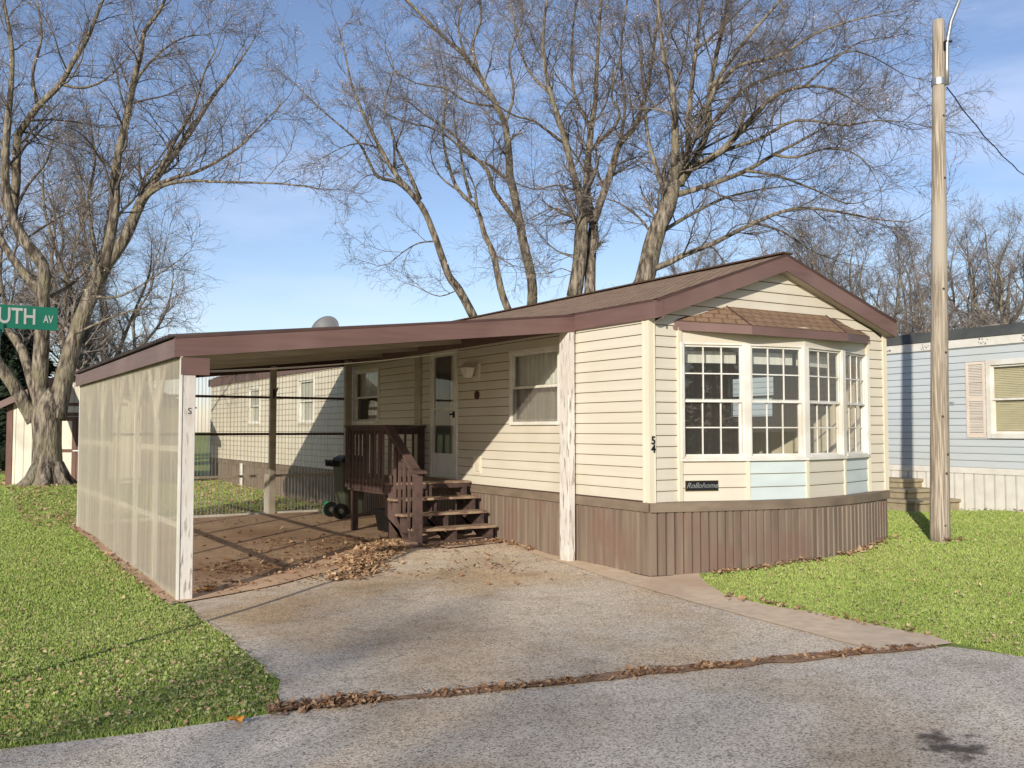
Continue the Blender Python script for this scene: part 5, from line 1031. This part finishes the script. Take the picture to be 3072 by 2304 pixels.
def leaves(name, pts, size, m, label, cat, tn=(0, 1), lift=.03, q=np.random.default_rng(5)):
    x, y = pts[:, 0], pts[:, 1]; n = len(x); z = H(x, y)+lift*q.uniform(.5, 1.4, n)+.012
    a = q.random(n)*6.283; s_ = np.clip(q.lognormal(-.08, .32, n), .4, 1.7)*size; ux = np.stack([np.cos(a), np.sin(a), q.normal(size=n)*.35], 1); vx = np.stack([-np.sin(a), np.cos(a), q.normal(size=n)*.45], 1); c = np.stack([x, y, z], 1); s1 = s_[:, None]; cu = q.uniform(-.1, .45, (n, 1))*s1; Zz = np.array([[0, 0, 1.]])
    V = np.stack([c, c+ux*s1+Zz*cu, c+vx*s1*.62+ux*s1*.25+Zz*cu*.8, c-ux*s1*.9+Zz*cu*.5, c-vx*s1*.62+ux*s1*.2+Zz*cu*.9, c+ux*s1*.45+vx*s1*.3, c+ux*s1*.4-vx*s1*.3], 1)
    f = np.array([(0, 1, 5), (0, 5, 2), (0, 2, 3), (0, 3, 4), (0, 4, 6), (0, 6, 1)]); F = (np.arange(n)[:, None, None]*7+f[None]).reshape(-1, 3)
    o = np_mesh(name, V.reshape(-1, 3), F, M[m], tint=np.repeat(q.uniform(*tn, n), 7)); return tag(o, label, cat, kind='stuff')
q = np.random.default_rng(9)
def blob(n, a, b, sw):
    t = q.random(n)[:, None]; a, b = np.array(a), np.array(b); d = (b-a)/np.linalg.norm(b-a); nn = np.array([-d[1], d[0]]); return a+(b-a)*t+nn*q.normal(size=(n, 1))*sw
pile = np.concatenate([blob(1300, (-3.1, 1.55), (-1.5, 3.55), .13), blob(1000, (-2.6, 2.35), (-1.35, 3.9), .16), blob(420, (-3.7, 2.2), (-1.6, 4.4), .3)])
leaves('leaf_pile', pile, .031, 'leaf', 'drift of dry brown leaves along the sunlit edge of the carport slab', 'leaves', tn=(0, .7), lift=.035)
scat = np.concatenate([np.stack([q.uniform(-4.7, -.5, 420), 1.5+7*q.random(420)**1.6], 1), blob(200, (-4.6, 1.6), (-3.6, 3.4), .22), blob(230, (-3.9, 2.6), (-2.4, 5.2), .35), blob(200, (-1.3, 3.1), (-.1, 3.05), .06), blob(90, (-.2, 3.2), (-.1, 2.3), .05), blob(70, (-2.2, .9), (-1, 1.6), .5)])
leaves('scattered_leaves', scat, .029, 'leaf', 'dry brown leaves scattered over the carport floor and by the steps', 'leaves', tn=(.1, .9), lift=.03)
sm = []
for a, b in zip(SEAM[:-1], SEAM[1:]): L_ = np.hypot(b[0]-a[0], b[1]-a[1]); sm.append(blob(int(70*L_), a, b, .05)); [sm.append(blob(int(q.integers(8, 46)), *(lambda t: ((a[0]+(b[0]-a[0])*t, a[1]+(b[1]-a[1])*t), (a[0]+(b[0]-a[0])*(t+.16), a[1]+(b[1]-a[1])*(t+.16))))(q.random()*.85), .03)) for _ in range(int(3*L_)+1)]
sm.append(blob(420, (-5.2, -2.68), (-4.5, -2.8), .06)); sm.append(blob(60, (-2.9, -3.15), (-2.5, -3.2), .05))
leaves('seam_leaves', np.concatenate(sm), .022, 'leaf', 'brown leaf litter lying in the crack between driveway and road', 'leaves', tn=(.2, 1), lift=.018)
x, y, dd = sector(44000, 4, 26, 1.2, q); ok = lawn_ok(x, y) & (q.random(44000) < .30+.5*(np.sin(x*1.7+y)*.5+.5)*(x > -7)); leaves('lawn_leaves', np.stack([x[ok], y[ok]], 1), .0135, 'leaf', 'small dry leaves lying all over the lawn', 'leaves', tn=(0, .42), lift=.028)
ed = []; x, y, dd = sector(32000, 4, 20, 1.2, q); ok = lawn_ok(x, y); ed.append(np.stack([x[ok], y[ok]], 1))
for P_, sd_ in ((DRIVEP[0:8], .1), ([(-6.6, -2.5), (-5.1, -2.62)], .1)):
    for a, b in zip(P_[:-1], P_[1:]): l = np.hypot(b[0]-a[0], b[1]-a[1]); ed.append(blob(int(150*l), (a[0]-.12, a[1]+.04), (b[0]-.12, b[1]+.04), sd_))
ed.append(blob(800, (-5.7, -2.3), (-5.05, -1.2), .3)); e_ = np.concatenate(ed); e_ = e_[lawn_ok(e_[:, 0], e_[:, 1])]
leaves('lawn_weeds', e_, .0135, 'green_leaf', 'low green weeds mixed with leaves along the edge of the driveway lawn', 'weeds', lift=.03)
leaves('back_lawn_leaves', np.stack([q.uniform(-5.5, -.1, 5200), 9.05+13*q.random(5200)**1.3], 1), .032, 'leaf', 'yellow brown leaves covering the grass behind the carport', 'leaves', tn=(0, .5), lift=.025)
wl = np.concatenate([blob(130, (XW-.09, 1.2), (XW-.09, 8.6), .06), blob(150, (.6, -.35), (2.2, -.55), .05), blob(120, (2.6, -.5), (4.2, -.08), .05), blob(60, (9.1, 2.2), (9.1, -1), .05), blob(22, (4.3, -.75), (4.7, -.72), .05), blob(70, (-.2, -1.3), (-.05, -3.5), .05)]); leaves('wall_foot_leaves', wl, .032, 'leaf', 'dry leaves caught along the foot of the walls', 'leaves', tn=(0, .8), lift=.03)
for (x, y, s_, lab) in ((-5.42, -2.86, .06, 'orange leaf lying on the road edge by the left lawn'), (-4.45, 1.75, .09, 'large orange leaf on the carport floor beside the peeling front post')):
    a_ = np.linspace(0, 2*math.pi, 21)[:-1]; z = h1(x, y)+.045; vs = [(x, y, z)]+[(x+s_*(1 if k % 4 == 0 else .55 if k % 2 else .75)*math.cos(t), y+s_*(1 if k % 4 == 0 else .55 if k % 2 else .75)*math.sin(t), z+random.uniform(-.012, .02)) for k, t in enumerate(a_)]
    mo = M.setdefault('orange', mat('orange_leaf', c255(214,150,60), c255(196,124,44), rough=.8)); o = MB().add(vs, [(0, 1+k, 1+(k+1) % 20) for k in range(20)]).build('maple_leaf', mo); tag(o, lab, 'leaf')
